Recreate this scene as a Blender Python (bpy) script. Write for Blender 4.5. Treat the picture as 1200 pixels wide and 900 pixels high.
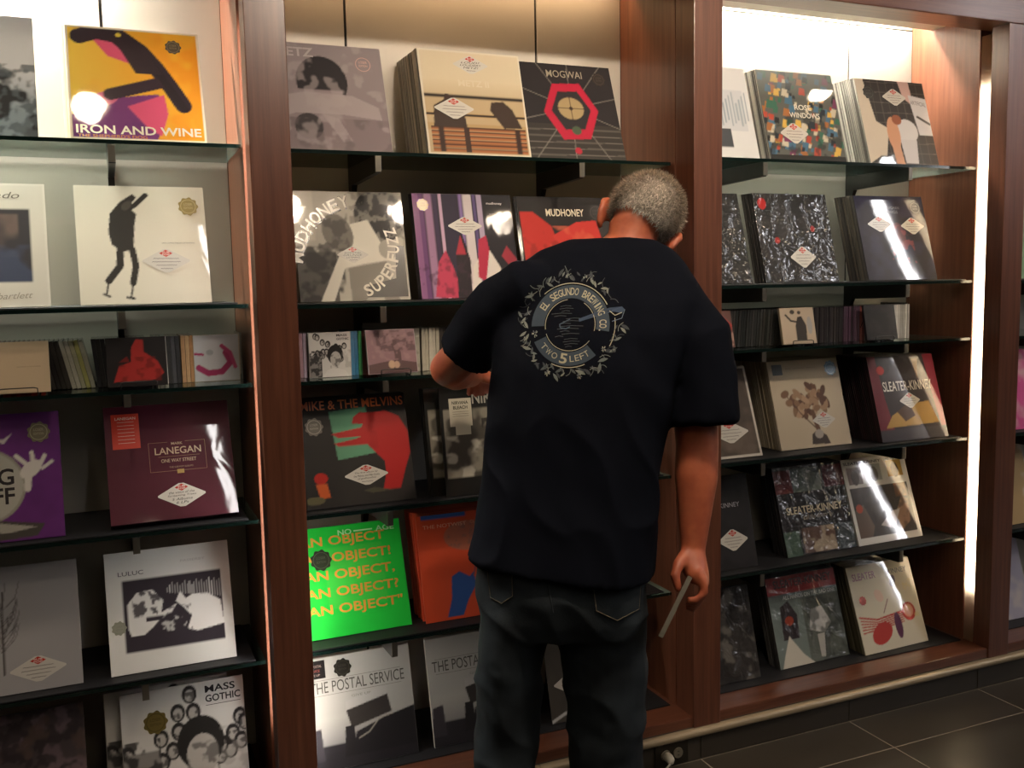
import bpy, bmesh, math, random
import numpy as np
from mathutils import Vector, Matrix, noise
from mathutils.bvhtree import BVHTree
random.seed(7)
for o in list(bpy.data.objects): bpy.data.objects.remove(o)
scn = bpy.context.scene
C = scn.collection
PI = math.pi
# ------------------------------------------------------------------ camera
FPX = 1118.0
PITCH, YAW, ROLL = [math.radians(a) for a in (6.08, 23.1, -1.145)]
CAM = Vector((0, -2.42, 1.51))
FW = Vector((math.sin(YAW)*math.cos(PITCH), math.cos(YAW)*math.cos(PITCH), -math.sin(PITCH)))
_r = Vector((math.cos(YAW), -math.sin(YAW), 0)); _u = _r.cross(FW)
RT = _r*math.cos(ROLL) + _u*math.sin(ROLL)
UP = -_r*math.sin(ROLL) + _u*math.cos(ROLL)
cam = bpy.data.objects.new('camera', bpy.data.cameras.new('camera')); C.objects.link(cam)
cam.matrix_world = Matrix(((RT.x, UP.x, -FW.x, CAM.x), (RT.y, UP.y, -FW.y, CAM.y), (RT.z, UP.z, -FW.z, CAM.z), (0, 0, 0, 1)))
cam.data.sensor_width = 36; cam.data.lens = 36*FPX/1200
cam.data.clip_start = .05
scn.camera = cam
def W(px, py, d):                    # photo pixel + distance along the view axis -> point
    return CAM + (FW + RT*((px-600)/FPX) + UP*((450-py)/FPX))*d
# ------------------------------------------------------------------ light
wd = bpy.data.worlds.new('world'); scn.world = wd; wd.use_nodes = True
wd.node_tree.nodes['Background'].inputs[0].default_value = (1.0, .80, .62, 1)
wd.node_tree.nodes['Background'].inputs[1].default_value = .035
scn.view_settings.view_transform = 'Standard'; scn.view_settings.look = 'None'
scn.view_settings.exposure = 0; scn.view_settings.gamma = 1
try: scn.view_settings.use_curve_mapping = False
except Exception: pass
TUBE_V = 27; TUBE_L = 1100; TUBE_H = 300; TUBE_M = 28; SPOT_W = 20; TRACK_W = 145; SPOT_DISC = 80; LINE_E = 26; LINE_FAR = 50
# ------------------------------------------------------------------ helpers
def lin(h):
    if isinstance(h, str):
        h = h.lstrip('#'); c = [int(h[i:i+2], 16)/255 for i in (0, 2, 4)]
    else: c = h
    return [x/12.92 if x <= .04045 else ((x+.055)/1.055)**2.4 for x in c]
MATS = {}
def nodes(name):
    m = bpy.data.materials.new(name); m.use_nodes = True
    nt = m.node_tree; return m, nt, nt.nodes['Principled BSDF']
def mat(name, col, rough=.5, coat=0, metal=0, spec=.5, var=.0, bump=0, scale=40):
    if name in MATS: return MATS[name]
    m, nt, b = nodes(name)
    c = lin(col)
    b.inputs['Base Color'].default_value = (*c, 1); b.inputs['Roughness'].default_value = rough
    b.inputs['Metallic'].default_value = metal; b.inputs['Coat Weight'].default_value = coat
    b.inputs['Coat Roughness'].default_value = .08; b.inputs['Specular IOR Level'].default_value = spec
    tc = nt.nodes.new('ShaderNodeTexCoord')
    n = nt.nodes.new('ShaderNodeTexNoise'); n.inputs['Scale'].default_value = scale; n.inputs['Detail'].default_value = 4
    nt.links.new(tc.outputs['Object'], n.inputs['Vector'])
    if var:
        r = nt.nodes.new('ShaderNodeMapRange'); r.inputs[3].default_value = 1-var; r.inputs[4].default_value = 1+var
        nt.links.new(n.outputs[0], r.inputs[0])
        mx = nt.nodes.new('ShaderNodeVectorMath'); mx.operation = 'SCALE'; mx.inputs[0].default_value = c
        nt.links.new(r.outputs[0], mx.inputs['Scale']); nt.links.new(mx.outputs[0], b.inputs['Base Color'])
    if bump:
        bp = nt.nodes.new('ShaderNodeBump'); bp.inputs['Strength'].default_value = bump; bp.inputs['Distance'].default_value = .004
        nt.links.new(n.outputs[0], bp.inputs['Height']); nt.links.new(bp.outputs[0], b.inputs['Normal'])
    MATS[name] = m; return m
def wood(name, dark, light, rough=.32):
    if name in MATS: return MATS[name]
    m, nt, b = nodes(name)
    tc = nt.nodes.new('ShaderNodeTexCoord'); mp = nt.nodes.new('ShaderNodeMapping')
    mp.inputs['Scale'].default_value = (26, 26, 1.1)
    if name.endswith('_x'): mp.inputs['Scale'].default_value = (1.1, 26, 26)
    nt.links.new(tc.outputs['Object'], mp.inputs[0])
    n = nt.nodes.new('ShaderNodeTexNoise'); n.inputs['Scale'].default_value = 3; n.inputs['Detail'].default_value = 6; n.inputs['Roughness'].default_value = .6
    nt.links.new(mp.outputs[0], n.inputs['Vector'])
    cr = nt.nodes.new('ShaderNodeValToRGB'); cr.color_ramp.elements[0].color = (*lin(dark), 1); cr.color_ramp.elements[1].color = (*lin(light), 1)
    cr.color_ramp.elements[0].position = .3; cr.color_ramp.elements[1].position = .72
    nt.links.new(n.outputs[0], cr.inputs[0]); nt.links.new(cr.outputs[0], b.inputs['Base Color'])
    b.inputs['Roughness'].default_value = rough; b.inputs['Coat Weight'].default_value = .25; b.inputs['Coat Roughness'].default_value = .25
    MATS[name] = m; return m
def printmat(name, coat_rough=.06, wave=.15, scale=9, dist=.01, base_rough=.5):
    m, nt, b = nodes(name)
    a = nt.nodes.new('ShaderNodeAttribute'); a.attribute_name = 'Col'
    nt.links.new(a.outputs['Color'], b.inputs['Base Color'])
    b.inputs['Roughness'].default_value = base_rough; b.inputs['Coat Weight'].default_value = 1; b.inputs['Coat Roughness'].default_value = coat_rough
    b.inputs['Specular IOR Level'].default_value = .25
    tc = nt.nodes.new('ShaderNodeTexCoord')
    n = nt.nodes.new('ShaderNodeTexNoise'); n.inputs['Scale'].default_value = scale; n.inputs['Detail'].default_value = 2.5; n.inputs['Distortion'].default_value = .6
    nt.links.new(tc.outputs['Object'], n.inputs['Vector'])
    bp = nt.nodes.new('ShaderNodeBump'); bp.inputs['Strength'].default_value = wave; bp.inputs['Distance'].default_value = dist
    nt.links.new(n.outputs[0], bp.inputs['Height']); nt.links.new(bp.outputs[0], b.inputs['Coat Normal'])
    MATS[name] = m; return m
def emit(name, col, s):
    m, nt, b = nodes(name)
    b.inputs['Base Color'].default_value = (.8, .8, .8, 1)
    b.inputs['Emission Color'].default_value = (*lin(col), 1); b.inputs['Emission Strength'].default_value = s
    MATS[name] = m; return m
def glassmat(name, tint, edge=False):
    m = bpy.data.materials.new(name); m.use_nodes = True; nt = m.node_tree; nt.nodes.clear()
    o = nt.nodes.new('ShaderNodeOutputMaterial'); mx = nt.nodes.new('ShaderNodeMixShader')
    t = nt.nodes.new('ShaderNodeBsdfTransparent'); t.inputs[0].default_value = (*tint, 1)
    g = nt.nodes.new('ShaderNodeBsdfGlossy'); g.inputs['Roughness'].default_value = .03; g.inputs[0].default_value = (.9, .95, .93, 1)
    f = nt.nodes.new('ShaderNodeFresnel'); f.inputs[0].default_value = 1.5
    nt.links.new(f.outputs[0], mx.inputs[0]); nt.links.new(t.outputs[0], mx.inputs[1]); nt.links.new(g.outputs[0], mx.inputs[2]); nt.links.new(mx.outputs[0], o.inputs[0])
    MATS[name] = m; return m
PRINT = printmat('printed_card', .07, .05, 5)
PRINT_WRAP = printmat('printed_card_in_wrap', .035, .06, 6)
PRINT_BAG = printmat('printed_card_in_loose_bag', .07, .55, 22, .02)
INK = printmat('lettering_ink', .2, .03, 5)
FABRIC_INK = None
CHERRY = wood('cherry_wood', '522e21', '6e4431')
CHERRY_X = wood('cherry_wood_x', '522e21', '6e4431')
PANEL_WOOD = wood('cherry_veneer', '623928', '7e4f39', .36)
LAMINATE = mat('off_white_laminate', 'bdb8ac', .42, var=.03, scale=6)
SLOT = mat('dark_slot', '1c1a18', .6)
MATBLACK = mat('black_felt', '16161a', .62, var=.2, bump=.2, scale=200)
STEEL = mat('dark_steel', '4a4a48', .35, metal=.85, var=.1)
CAPM = mat('steel_cap', '8a857a', .3, metal=.9)
GLASS = glassmat('clear_glass', (.93, .97, .95))
GLASSEDGE = mat('glass_edge', '0d1d1a', .15, coat=.3)
GLASSEND = mat('glass_end', '9fb0aa', .15, coat=.6)
WIRE = mat('black_wire', '0c0c0c', .35, coat=.4)

def obj(name, me, parent=None, m=None):
    o = bpy.data.objects.new(name, me); C.objects.link(o)
    if parent: o.parent = parent
    if m and me and not me.materials: me.materials.append(m)
    return o
def tag(o, label, cat, group=None, kind=None):
    o['label'] = label
    if cat: o['category'] = cat
    if group: o['group'] = group
    if kind: o['kind'] = kind
    return o
def struct(o, label=None):
    o['kind'] = 'structure'
    if label: o['label'] = label
    return o
def empty(name, loc=(0, 0, 0), rz=0):
    o = bpy.data.objects.new(name, None); C.objects.link(o); o.location = loc; o.rotation_euler = (0, 0, rz)
    o.empty_display_size = .05; return o
def bm_box(bm, x0, x1, y0, y1, z0, z1):
    v = [bm.verts.new(p) for p in ((x0,y0,z0),(x1,y0,z0),(x1,y1,z0),(x0,y1,z0),(x0,y0,z1),(x1,y0,z1),(x1,y1,z1),(x0,y1,z1))]
    return [bm.faces.new([v[i] for i in f]) for f in ((0,3,2,1),(4,5,6,7),(0,1,5,4),(1,2,6,5),(2,3,7,6),(3,0,4,7))]
def finish(bm, name, m=None, smooth=False):
    me = bpy.data.meshes.new(name); bm.normal_update(); bm.to_mesh(me); bm.free()
    if m:
        for k in (m if isinstance(m, (list, tuple)) else [m]): me.materials.append(k)
    if smooth: me.shade_smooth()
    return me
def box_me(name, x0, x1, y0, y1, z0, z1, m=None, bev=0):
    bm = bmesh.new(); bm_box(bm, x0, x1, y0, y1, z0, z1)
    if bev: bmesh.ops.bevel(bm, geom=bm.edges[:], offset=bev, segments=2, affect='EDGES', profile=.6)
    return finish(bm, name, m)
def box(name, x0, x1, y0, y1, z0, z1, m, parent=None, bev=0):
    """box whose object origin sits at its base centre"""
    cx, cy = (x0+x1)/2, (y0+y1)/2
    me = box_me(name, x0-cx, x1-cx, y0-cy, y1-cy, 0, z1-z0, m, bev)
    o = obj(name, me, parent); o.location = (cx, cy, z0)
    if parent and parent.type == 'EMPTY': o.location = Vector((cx, cy, z0)) - parent.location
    elif parent: o.location = Vector((cx, cy, z0)) - parent.location
    return o
def frame_of(t):
    t = t.normalized(); a = Vector((0, 0, 1)) if abs(t.z) < .9 else Vector((1, 0, 0))
    s = a.cross(t).normalized(); return s, t.cross(s)
def bm_tube(bm, pts, rad, n=10, cap=True):
    pts = [Vector(p) for p in pts]; rings = []
    for i, p in enumerate(pts):
        t = pts[min(i+1, len(pts)-1)]-pts[max(i-1, 0)]
        s, u = frame_of(t)
        if rings and s.dot(ps) < 0: s, u = -s, -u
        ps = s
        r = rad[i] if isinstance(rad, (list, tuple)) else rad
        rings.append([bm.verts.new(p+s*(r*math.cos(2*PI*k/n))+u*(r*math.sin(2*PI*k/n))) for k in range(n)])
    for a, b in zip(rings, rings[1:]):
        for k in range(n): bm.faces.new((a[k], a[(k+1) % n], b[(k+1) % n], b[k]))
    if cap: bm.faces.new(rings[0][::-1]); bm.faces.new(rings[-1])
def bm_rings(bm, rings, cap=True):
    vs = [[bm.verts.new(p) for p in r] for r in rings]; n = len(vs[0])
    for a, b in zip(vs, vs[1:]):
        for k in range(n): bm.faces.new((a[k], a[(k+1) % n], b[(k+1) % n], b[k]))
    if cap: bm.faces.new(vs[0][::-1]); bm.faces.new(vs[-1])
def ell_ring(c, s, f, rs, rf, n=28, sq=0):
    out = []
    for k in range(n):
        a = 2*PI*k/n; ca, sa = math.cos(a), math.sin(a)
        e = 1-sq*.0
        if sq:
            p = 2/(2+sq); ca = math.copysign(abs(ca)**p, ca); sa = math.copysign(abs(sa)**p, sa)
        out.append(c + s*(rs*ca) + f*(rf*sa))
    return out
def bm_ball(bm, c, ax, n=16):
    """ellipsoid; ax = three vectors scaled to the semi-axes"""
    m = Matrix((ax[0], ax[1], ax[2])).transposed().to_4x4(); m.translation = Vector(c)
    bmesh.ops.create_uvsphere(bm, u_segments=n, v_segments=n//2+2, radius=1, matrix=m)
def setcol(me, cols):
    a = me.color_attributes.new('Col', 'FLOAT_COLOR', 'POINT'); a.data.foreach_set('color', np.asarray(cols, np.float32).ravel())

# ------------------------------------------------------------------ room and shelving shell
PER = 1.278; PW = .10
POSTS = [.352-PER, .352, .352+PER, .352+2*PER, .352+3*PER]      # left edge of every post
BACKY = .43; FRONTY = .12
X0, X1 = -3.2, 15.0
ROOMY = -11.6; CEIL = 2.95
# floor of large dark tiles
TILE = mat('dark_stone_tile', '3b352d', .34, var=.22, bump=.05, scale=5, spec=.4)
fl = struct(box('floor', X0, X1, ROOMY, .6, -.06, -.006, TILE))
GROUT = mat('pale_grout', '9a9080', .8, var=.1)
tile_me = {}
gx = [2.255-.6*k for k in range(9, -1, -1)]+[2.855+.6*k for k in range(6)]
gy = [-.003, -.205]+[-.205-.6*k for k in range(1, 7)]
box('grout_bed', gx[0], gx[-1], gy[-1]-.01 if False else -3.8, -.002, -.0058, -.0007, GROUT, fl)
for j in range(len(gy)-1):
    for i in range(len(gx)-1):
        w = .6-.0042; h = gy[j]-gy[j+1]-.0042; key = round(h, 3)
        if key not in tile_me: tile_me[key] = box_me('tile', -w/2, w/2, -h/2, h/2, 0, .0045, TILE, .0006)
        o = obj('tile', tile_me[key], fl); o.location = Vector(((gx[i]+gx[i+1])/2, (gy[j]+gy[j+1])/2, -.0045))-fl.location
struct(box('ceiling', X0, X1, ROOMY, .6, CEIL, CEIL+.05, mat('ceiling_paint', '6a6156', .8, var=.03)))
struct(box('wall_rear', X0, X1, ROOMY-.06, ROOMY, 0, CEIL, mat('store_wall_paint', '463a30', .7, var=.05)))
struct(box('wall_left', X0-.06, X0, ROOMY, .6, 0, CEIL, MATS['store_wall_paint']))
struct(box('wall_right', X1, X1+.06, ROOMY, .6, 0, CEIL, MATS['store_wall_paint']))
# back wall behind the shelves with its laminate panels and dark slots
wb = struct(box('wall_back', X0, X1, BACKY+.012, BACKY+.07, 0, 2.62, mat('backing_board', '2a2622', .7)))
SEAMS = []
for b in range(4): SEAMS += [POSTS[b]+PW+.254, POSTS[b]+PW+.870]
for b in range(4):
    a, c = POSTS[b]+.03, POSTS[b+1]-.001
    s1, s2 = SEAMS[2*b], SEAMS[2*b+1]
    for p0, p1 in ((a, s1-.004), (s1+.004, s2-.004), (s2+.004, c)):
        box('panel', p0, p1, BACKY, BACKY+.0115, .13, 2.43, LAMINATE, wb, .001)
        box('top_panel', p0, p1, BACKY, BACKY+.0115, 2.435, 2.6, LAMINATE, wb, .001)
    for s in (s1, s2):
        box('slot_standard', s-.0035, s+.0035, BACKY+.004, BACKY+.0115, .14, 2.42, SLOT, wb)
# the posts: front post, side veneers and the gap that holds the tube lamps
def post(x, label, lamp_left, gap):
    e = empty('shelving_post', (x+PW/2, 0, .105)); tag(e, label, 'post', 'cherry wood posts between the shelf bays')
    box('front_post', x, x+PW, 0, .07 if gap else .098, .105, 2.60, CHERRY, e, .0025)
    g = .118 if gap else .102
    box('side_panel', x, x+.018, g, BACKY, .105, 2.60, PANEL_WOOD, e, .001)
    box('side_panel', x+.020, x+.028, .119, BACKY, .105, 2.60, PANEL_WOOD, e, .001)
    box('gap_back', x+.048, x+.054, .071 if gap else .099, .124, .105, 2.60, CHERRY, e)
    box('gap_return', x+.0285, x+.0475, .119, .124, .105, 2.60, CHERRY, e)
    return e
post(POSTS[0], 'cherry wood post at the far end of the yellow album bay', True, False)
post(POSTS[1], 'cherry wood post between the yellow album bay and the bay where the man browses', True, True)
post(POSTS[2], 'cherry wood post beside the man\'s hanging right arm', False, False)
post(POSTS[3], 'dark cherry wood post right beside the glowing vertical light strip', True, True)
post(POSTS[4], 'cherry wood post past the pink album bay', True, False)
# header beam, soffits, base, trim, plinth
hd = struct(box('trim_1', X0, X1, -.004, .108, 2.357, CEIL, CHERRY_X, None, .003), 'cherry wood header beam above the shelf bays')
for b in range(4):
    struct(box('ceiling_soffit', POSTS[b]+.03, POSTS[b+1], .1085, .335, 2.412, 2.43, LAMINATE, None, .001), 'pale soffit board under the header')
    struct(box('ceiling_soffit', POSTS[b]+.03, POSTS[b+1], .1085, BACKY+.01, 2.601, 2.62, LAMINATE), 'closed top of the lamp trough')
BASETOP = .14
bl = struct(box('trim_2', X0, X1, .006, BACKY, .1055, BASETOP, CHERRY_X, None, .004), 'cherry wood base ledge under the shelf bays')
TRIMM = mat('satin_beige_metal', 'a8977c', .38, metal=.35, var=.05)
for i, (a, b_) in enumerate(((X0, -.62), (-.618, 1.095), (1.097, 3.4), (3.402, X1))):
    bm = bmesh.new()
    prof = [(.005, .1045), (-.006, .1045), (-.012, .102), (-.0155, .097), (-.0165, .0915), (-.0155, .086), (-.012, .081), (-.006, .0785), (.005, .0785)]
    bm_rings(bm, [[Vector((x, p[0], p[1])) for p in prof] for x in (a, b_)])
    bmesh.ops.recalc_face_normals(bm, faces=bm.faces[:])
    o = obj('trim_%d' % (3+i), finish(bm, 'bullnose', TRIMM)); struct(o, 'satin beige bullnose trim along the base ledge')
pl = struct(box('baseboard_front', X0, X1, .006, .04, 0, .1055, mat('grey_grout', '4a443b', .8)), 'dark tiled plinth under the shelving')
PTILE = mat('plinth_tile', '3a342c', .4, var=.15, scale=6)
for i in range(len(gx)-1): box('tile', gx[i]+.0015, gx[i+1]-.0015, -.001, .007, .001, .079, PTILE, pl, .001)

# ------------------------------------------------------------------ glass shelves, mats, brackets
ZSH = {'L': [1.872, 1.468, 1.262, .899, .513], 'M': [1.866, 1.461, 1.258, .892, .511], 'R': [1.888, 1.485, 1.277, .908, .53], 'F': [1.885, 1.48, 1.272, .9, .525]}
BAYX = {b: (POSTS[i]+.03, POSTS[i+1]) for i, b in enumerate('LMRF')}
HOLD = {'L': ['yellow album with purple and black shapes', 'white album with the tall black shape', 'CD cases beside the red CD', 'burgundy box set', 'white LULUC album'],
        'M': ['cream METZ II stack', 'black and white MUDHONEY SUPERFUZZ album', 'purple CD on its wire easel', 'black MIKE & THE MELVINS album', 'green NO AGE album'],
        'R': ['ROSE WINDOWS album stack', 'black albums in crinkled wrap', 'white CD spines and grey bookend', 'cream album with the brown bouquet', 'white SLEATER-KINNEY album with photo block'],
        'F': ['grey album past the light strip post', 'green album past the light strip post', 'small CDs past the light strip post', 'pink album past the light strip post', 'tan album past the light strip post']}
SHT = .0095
def ztop(b, s):            # resting height of shelf s (1..5; 6 = base)
    if s == 6: return BASETOP+.0045
    z = ZSH[b][s-1]; return z+(.0045 if s in (2, 4, 5) else 0)
def bracket(x, z, label, grp, h=.045):
    bm = bmesh.new()
    prof = [(FRONTY+.006, 0), (FRONTY+.004, -.004), (FRONTY+.004, -h+.005), (FRONTY+.009, -h), (.385, -h-.007), (.412, -.105), (.429, -.105), (.429, 0)]
    for x0 in (-.009, .009): pass
    vs = [[bm.verts.new((x0, p[0]-BACKY, p[1])) for p in prof] for x0 in (-.008, .008)]
    bm.faces.new(vs[0]); bm.faces.new(vs[1][::-1])
    n = len(prof)
    for k in range(n): bm.faces.new((vs[0][(k+1) % n], vs[0][k], vs[1][k], vs[1][(k+1) % n]))
    bmesh.ops.recalc_face_normals(bm, faces=bm.faces[:])
    e = obj('shelf_bracket', finish(bm, 'shelf_bracket', STEEL)); e.location = (x, BACKY, z)
    tag(e, label, 'bracket', grp)
    c = obj('end_cap', box_me('end_cap', -.0085, .0085, FRONTY-BACKY+.001, FRONTY-BACKY+.005, -h+.002, -.001, CAPM, .001), e)
    return e
for b in 'LMRF':
    xa, xb = BAYX[b]
    i = 'LMRF'.index(b)
    for s in range(5):
        z = ZSH[b][s]
        bm = bmesh.new(); fs = bm_box(bm, -(xb-xa)/2+.03, (xb-xa)/2-.004, FRONTY-.27, BACKY-.27-.002, -SHT, 0)
        for k in (2, 4): fs[k].material_index = 1
        for k in (3, 5): fs[k].material_index = 2
        o = obj('glass_shelf', finish(bm, 'glass_shelf', [GLASS, GLASSEDGE, GLASSEND])); o.location = ((xa+xb)/2, .27, z)
        tag(o, 'clear glass shelf under the '+HOLD[b][s], 'shelf', 'glass shelves of the record wall')
        if s in (1, 3, 4):
            m_ = box('shelf_mat', xa+.032, xb-.03, FRONTY+.004, BACKY-.006, z+.0002, z+.0043, MATBLACK, None, .0012)
            tag(m_, 'black mat on the glass shelf under the '+HOLD[b][s], 'mat', 'black shelf mats')
        for k in (0, 1):
            bracket(SEAMS[2*i+k], z-SHT-.0004, 'grey steel bracket holding the glass shelf under the '+HOLD[b][s], 'steel shelf brackets', .034 if s == 2 else .045)
    m_ = box('shelf_mat', xa+.004, xb-.02, .105, BACKY-.004, BASETOP+.0002, BASETOP+.0043, MATBLACK, None, .0012)
    tag(m_, {'L': 'black mat on the base ledge under the MASS GOTHIC album', 'M': 'black mat on the base ledge under THE POSTAL SERVICE albums', 'R': 'black mat on the base ledge under the white album with red shapes', 'F': 'black mat on the base ledge past the light strip post'}[b], 'mat', 'black shelf mats')

# ------------------------------------------------------------------ lamps
TUBE_WARM = emit('lit_tube_warm', 'fff5e2', TUBE_V); TUBE_COOL = emit('lit_tube_white', 'fff6e8', TUBE_H)
TUBE_SIDE = emit('lit_tube_side', 'fbf9f4', 24); HOLDER = mat('lamp_holder', 'd8d2c4', .5)
def tube_lamp(p0, p1, r, m, label, grp, cap=.03):
    p0, p1 = Vector(p0), Vector(p1); e = empty('tube_lamp', p0); tag(e, label, 'lamp', grp)
    t = (p1-p0).normalized(); L = (p1-p0).length
    bm = bmesh.new(); bm_tube(bm, [t*cap, t*(L-cap)], r, 14); obj('lit_tube', finish(bm, 'lit_tube', m, True), e)
    for a, c in ((0, cap), (L-cap, L)):
        bm = bmesh.new(); bm_tube(bm, [t*a, t*c], r*1.1, 14); obj('end_cap', finish(bm, 'end_cap', HOLDER), e)
TUBE_LEFT = emit('lit_tube_bright', 'fff8ec', TUBE_L)
for b, nm, x0, x1, tm in (('L', 'yellow album', BAYX['L'][0]+.02, .0, TUBE_LEFT), ('R', 'ROSE WINDOWS album', BAYX['R'][0]+.03, BAYX['R'][1]-.02, TUBE_COOL)):
    tube_lamp((x0, .385, 2.50), (x1, .385, 2.50), .013, tm, 'white tube lamp in the trough above the '+nm, 'tube lamps above the bays')
for x, nm in ((POSTS[1], 'post beside the burgundy box set'), (POSTS[3], 'post beside the SLEATER-KINNEY albums')):
    for z0, z1, w in ((.33, 1.247, 'lower'), (1.249, 2.17, 'upper')):
        xx, rr = (.032 if x > 1 else .035), .011
        tube_lamp((x+xx, .0945, z0), (x+xx, .0945, z1), rr, TUBE_WARM if x > 1 else TUBE_SIDE, w+' glowing tube lamp in the gap of the '+nm, 'vertical tube lamps', .006)
tube_lamp((POSTS[1]+.078, .0945, .17), (POSTS[1]+.078, .0945, .80), .011, emit('lit_tube_neutral', 'fffaf0', 34), 'short lit tube lamp behind the post beside the green album', 'vertical tube lamps', .006)
TUBE_DIM = emit('lit_tube_dim', 'ffd3a6', TUBE_M)
tube_lamp((BAYX['M'][0]+.03, .385, 2.50), (BAYX['M'][1]-.02, .385, 2.50), .013, TUBE_DIM, 'dim warm tube lamp in the trough above the cream METZ II stack', 'tube lamps above the bays')
DIFF = bpy.data.materials.new('added_amber_diffuser'); DIFF.use_nodes = True; nt = DIFF.node_tree; nt.nodes.clear()  # translucent sheet added over the tubes so the strip's ends fade to orange
o_ = nt.nodes.new('ShaderNodeOutputMaterial'); t_ = nt.nodes.new('ShaderNodeBsdfTranslucent'); t_.inputs[0].default_value = (.97, .85, .64, 1)
d_ = nt.nodes.new('ShaderNodeBsdfDiffuse'); d_.inputs[0].default_value = (*lin('9a7048'), 1); m_ = nt.nodes.new('ShaderNodeMixShader'); m_.inputs[0].default_value = .2
nt.links.new(t_.outputs[0], m_.inputs[1]); nt.links.new(d_.outputs[0], m_.inputs[2]); nt.links.new(m_.outputs[0], o_.inputs[0])
for x, nm in ((POSTS[3], 'post beside the SLEATER-KINNEY albums'),):
    bm = bmesh.new(); vs = [bm.verts.new(p) for p in ((0, -.0232, 0), (0, .0232, 0), (0, .0232, 2.23), (0, -.0232, 2.23))]; bm.faces.new(vs[::-1])
    o = obj('added_diffuser', finish(bm, 'added_diffuser', DIFF)); o.location = (x+(.006 if x > 1 else .0215), .0942, .11)
    tag(o, 'added amber diffuser strip in the gap of the '+nm, 'light strip', 'vertical light diffusers')
LINE_B = emit('far_linear_lamp_lens', 'f4f4fa', LINE_FAR)
LINE = emit('linear_lamp_lens', 'f8f4f2', LINE_E)
def linear_lamp(a, b, w, label, lm=None, drop=.002):
    a, b = Vector((*a, CEIL-.05)), Vector((*b, CEIL-.05)); d = b-a; L = d.length
    e = empty('linear_ceiling_lamp', a, math.atan2(d.y, d.x)); tag(e, label, 'ceiling light', 'long linear ceiling lamps')
    obj('housing', box_me('housing', 0, L, -w/2-.015, w/2+.015, .004, .0495, HOLDER, .003), e)
    obj('lens', box_me('lens', .01, L-.01, -w/2, w/2, -drop, .0038, lm or LINE), e)
linear_lamp((.50, -1.55), (1.28, -4.6), .034, 'long slim ceiling lamp running back over the browsing aisle')
linear_lamp((3.95, -.955), (14.2, -10.28), .045, 'long slim ceiling lamp running off past the light strip post', LINE_B, .05)
DISC = emit('downlight_lens', 'ffe6c4', SPOT_DISC)
RING = mat('downlight_ring', 'c8c0b0', .4)
def downlight(x, y, w, label, aim=None):
    e = empty('ceiling_downlight', (x, y, CEIL-.012)); tag(e, label, 'ceiling light', 'recessed ceiling downlights')
    bm = bmesh.new()
    rr = [(.062, .002), (.085, .0), (.088, .006), (.088, .0115), (.062, .0115)]
    n = 24; vs = [[bm.verts.new((r*math.cos(2*PI*k/n), r*math.sin(2*PI*k/n), z)) for k in range(n)] for r, z in rr]
    for q in range(len(vs)):
        a, b_ = vs[q], vs[(q+1) % len(vs)]
        for k in range(n): bm.faces.new((a[k], a[(k+1) % n], b_[(k+1) % n], b_[k]))
    bmesh.ops.recalc_face_normals(bm, faces=bm.faces[:]); obj('trim_ring', finish(bm, 'trim_ring', RING, True), e)
    bm = bmesh.new(); bmesh.ops.create_cone(bm, cap_ends=True, segments=24, radius1=.06, radius2=.06, depth=.004); obj('lens', finish(bm, 'lens', DISC), e).location = (0, 0, .006)
    l = bpy.data.lights.new('downlight', 'SPOT'); l.energy = w; l.color = (1, .82, .64); l.spot_size = math.radians(100); l.spot_blend = 1.0; l.shadow_soft_size = .05
    lo = bpy.data.objects.new('downlight_bulb', l); C.objects.link(lo); lo.parent = e; lo.location = (0, 0, -.02)
    if aim:
        l.spot_size = math.radians(54); l.spot_blend = 1.0; l.shadow_soft_size = .075
        lo.rotation_euler = (Vector(aim)-Vector((x, y, CEIL))).to_track_quat('-Z', 'Y').to_euler()
for x in (-1.6, 0, 3.25, 4.85): downlight(x, -.60, SPOT_W, 'round ceiling downlight close above the shelving header')
for x in (-.9, .95, 1.6, 2.25, 3.6): downlight(x, -1.85, TRACK_W, 'round adjustable ceiling light aimed at the upper shelves', (x-.05, .2, 2.2))
downlight(1.0, -1.3, 105, 'added ceiling downlight behind the man, aimed at his neck', (1.06, -.62, 1.62))  # extra lamp, added to brighten the man's neck and hair
for x in (-1.2, .3, 1.8, 3.3): downlight(x, -2.95, SPOT_W*.15, 'round recessed ceiling downlight above the shop floor')

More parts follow.
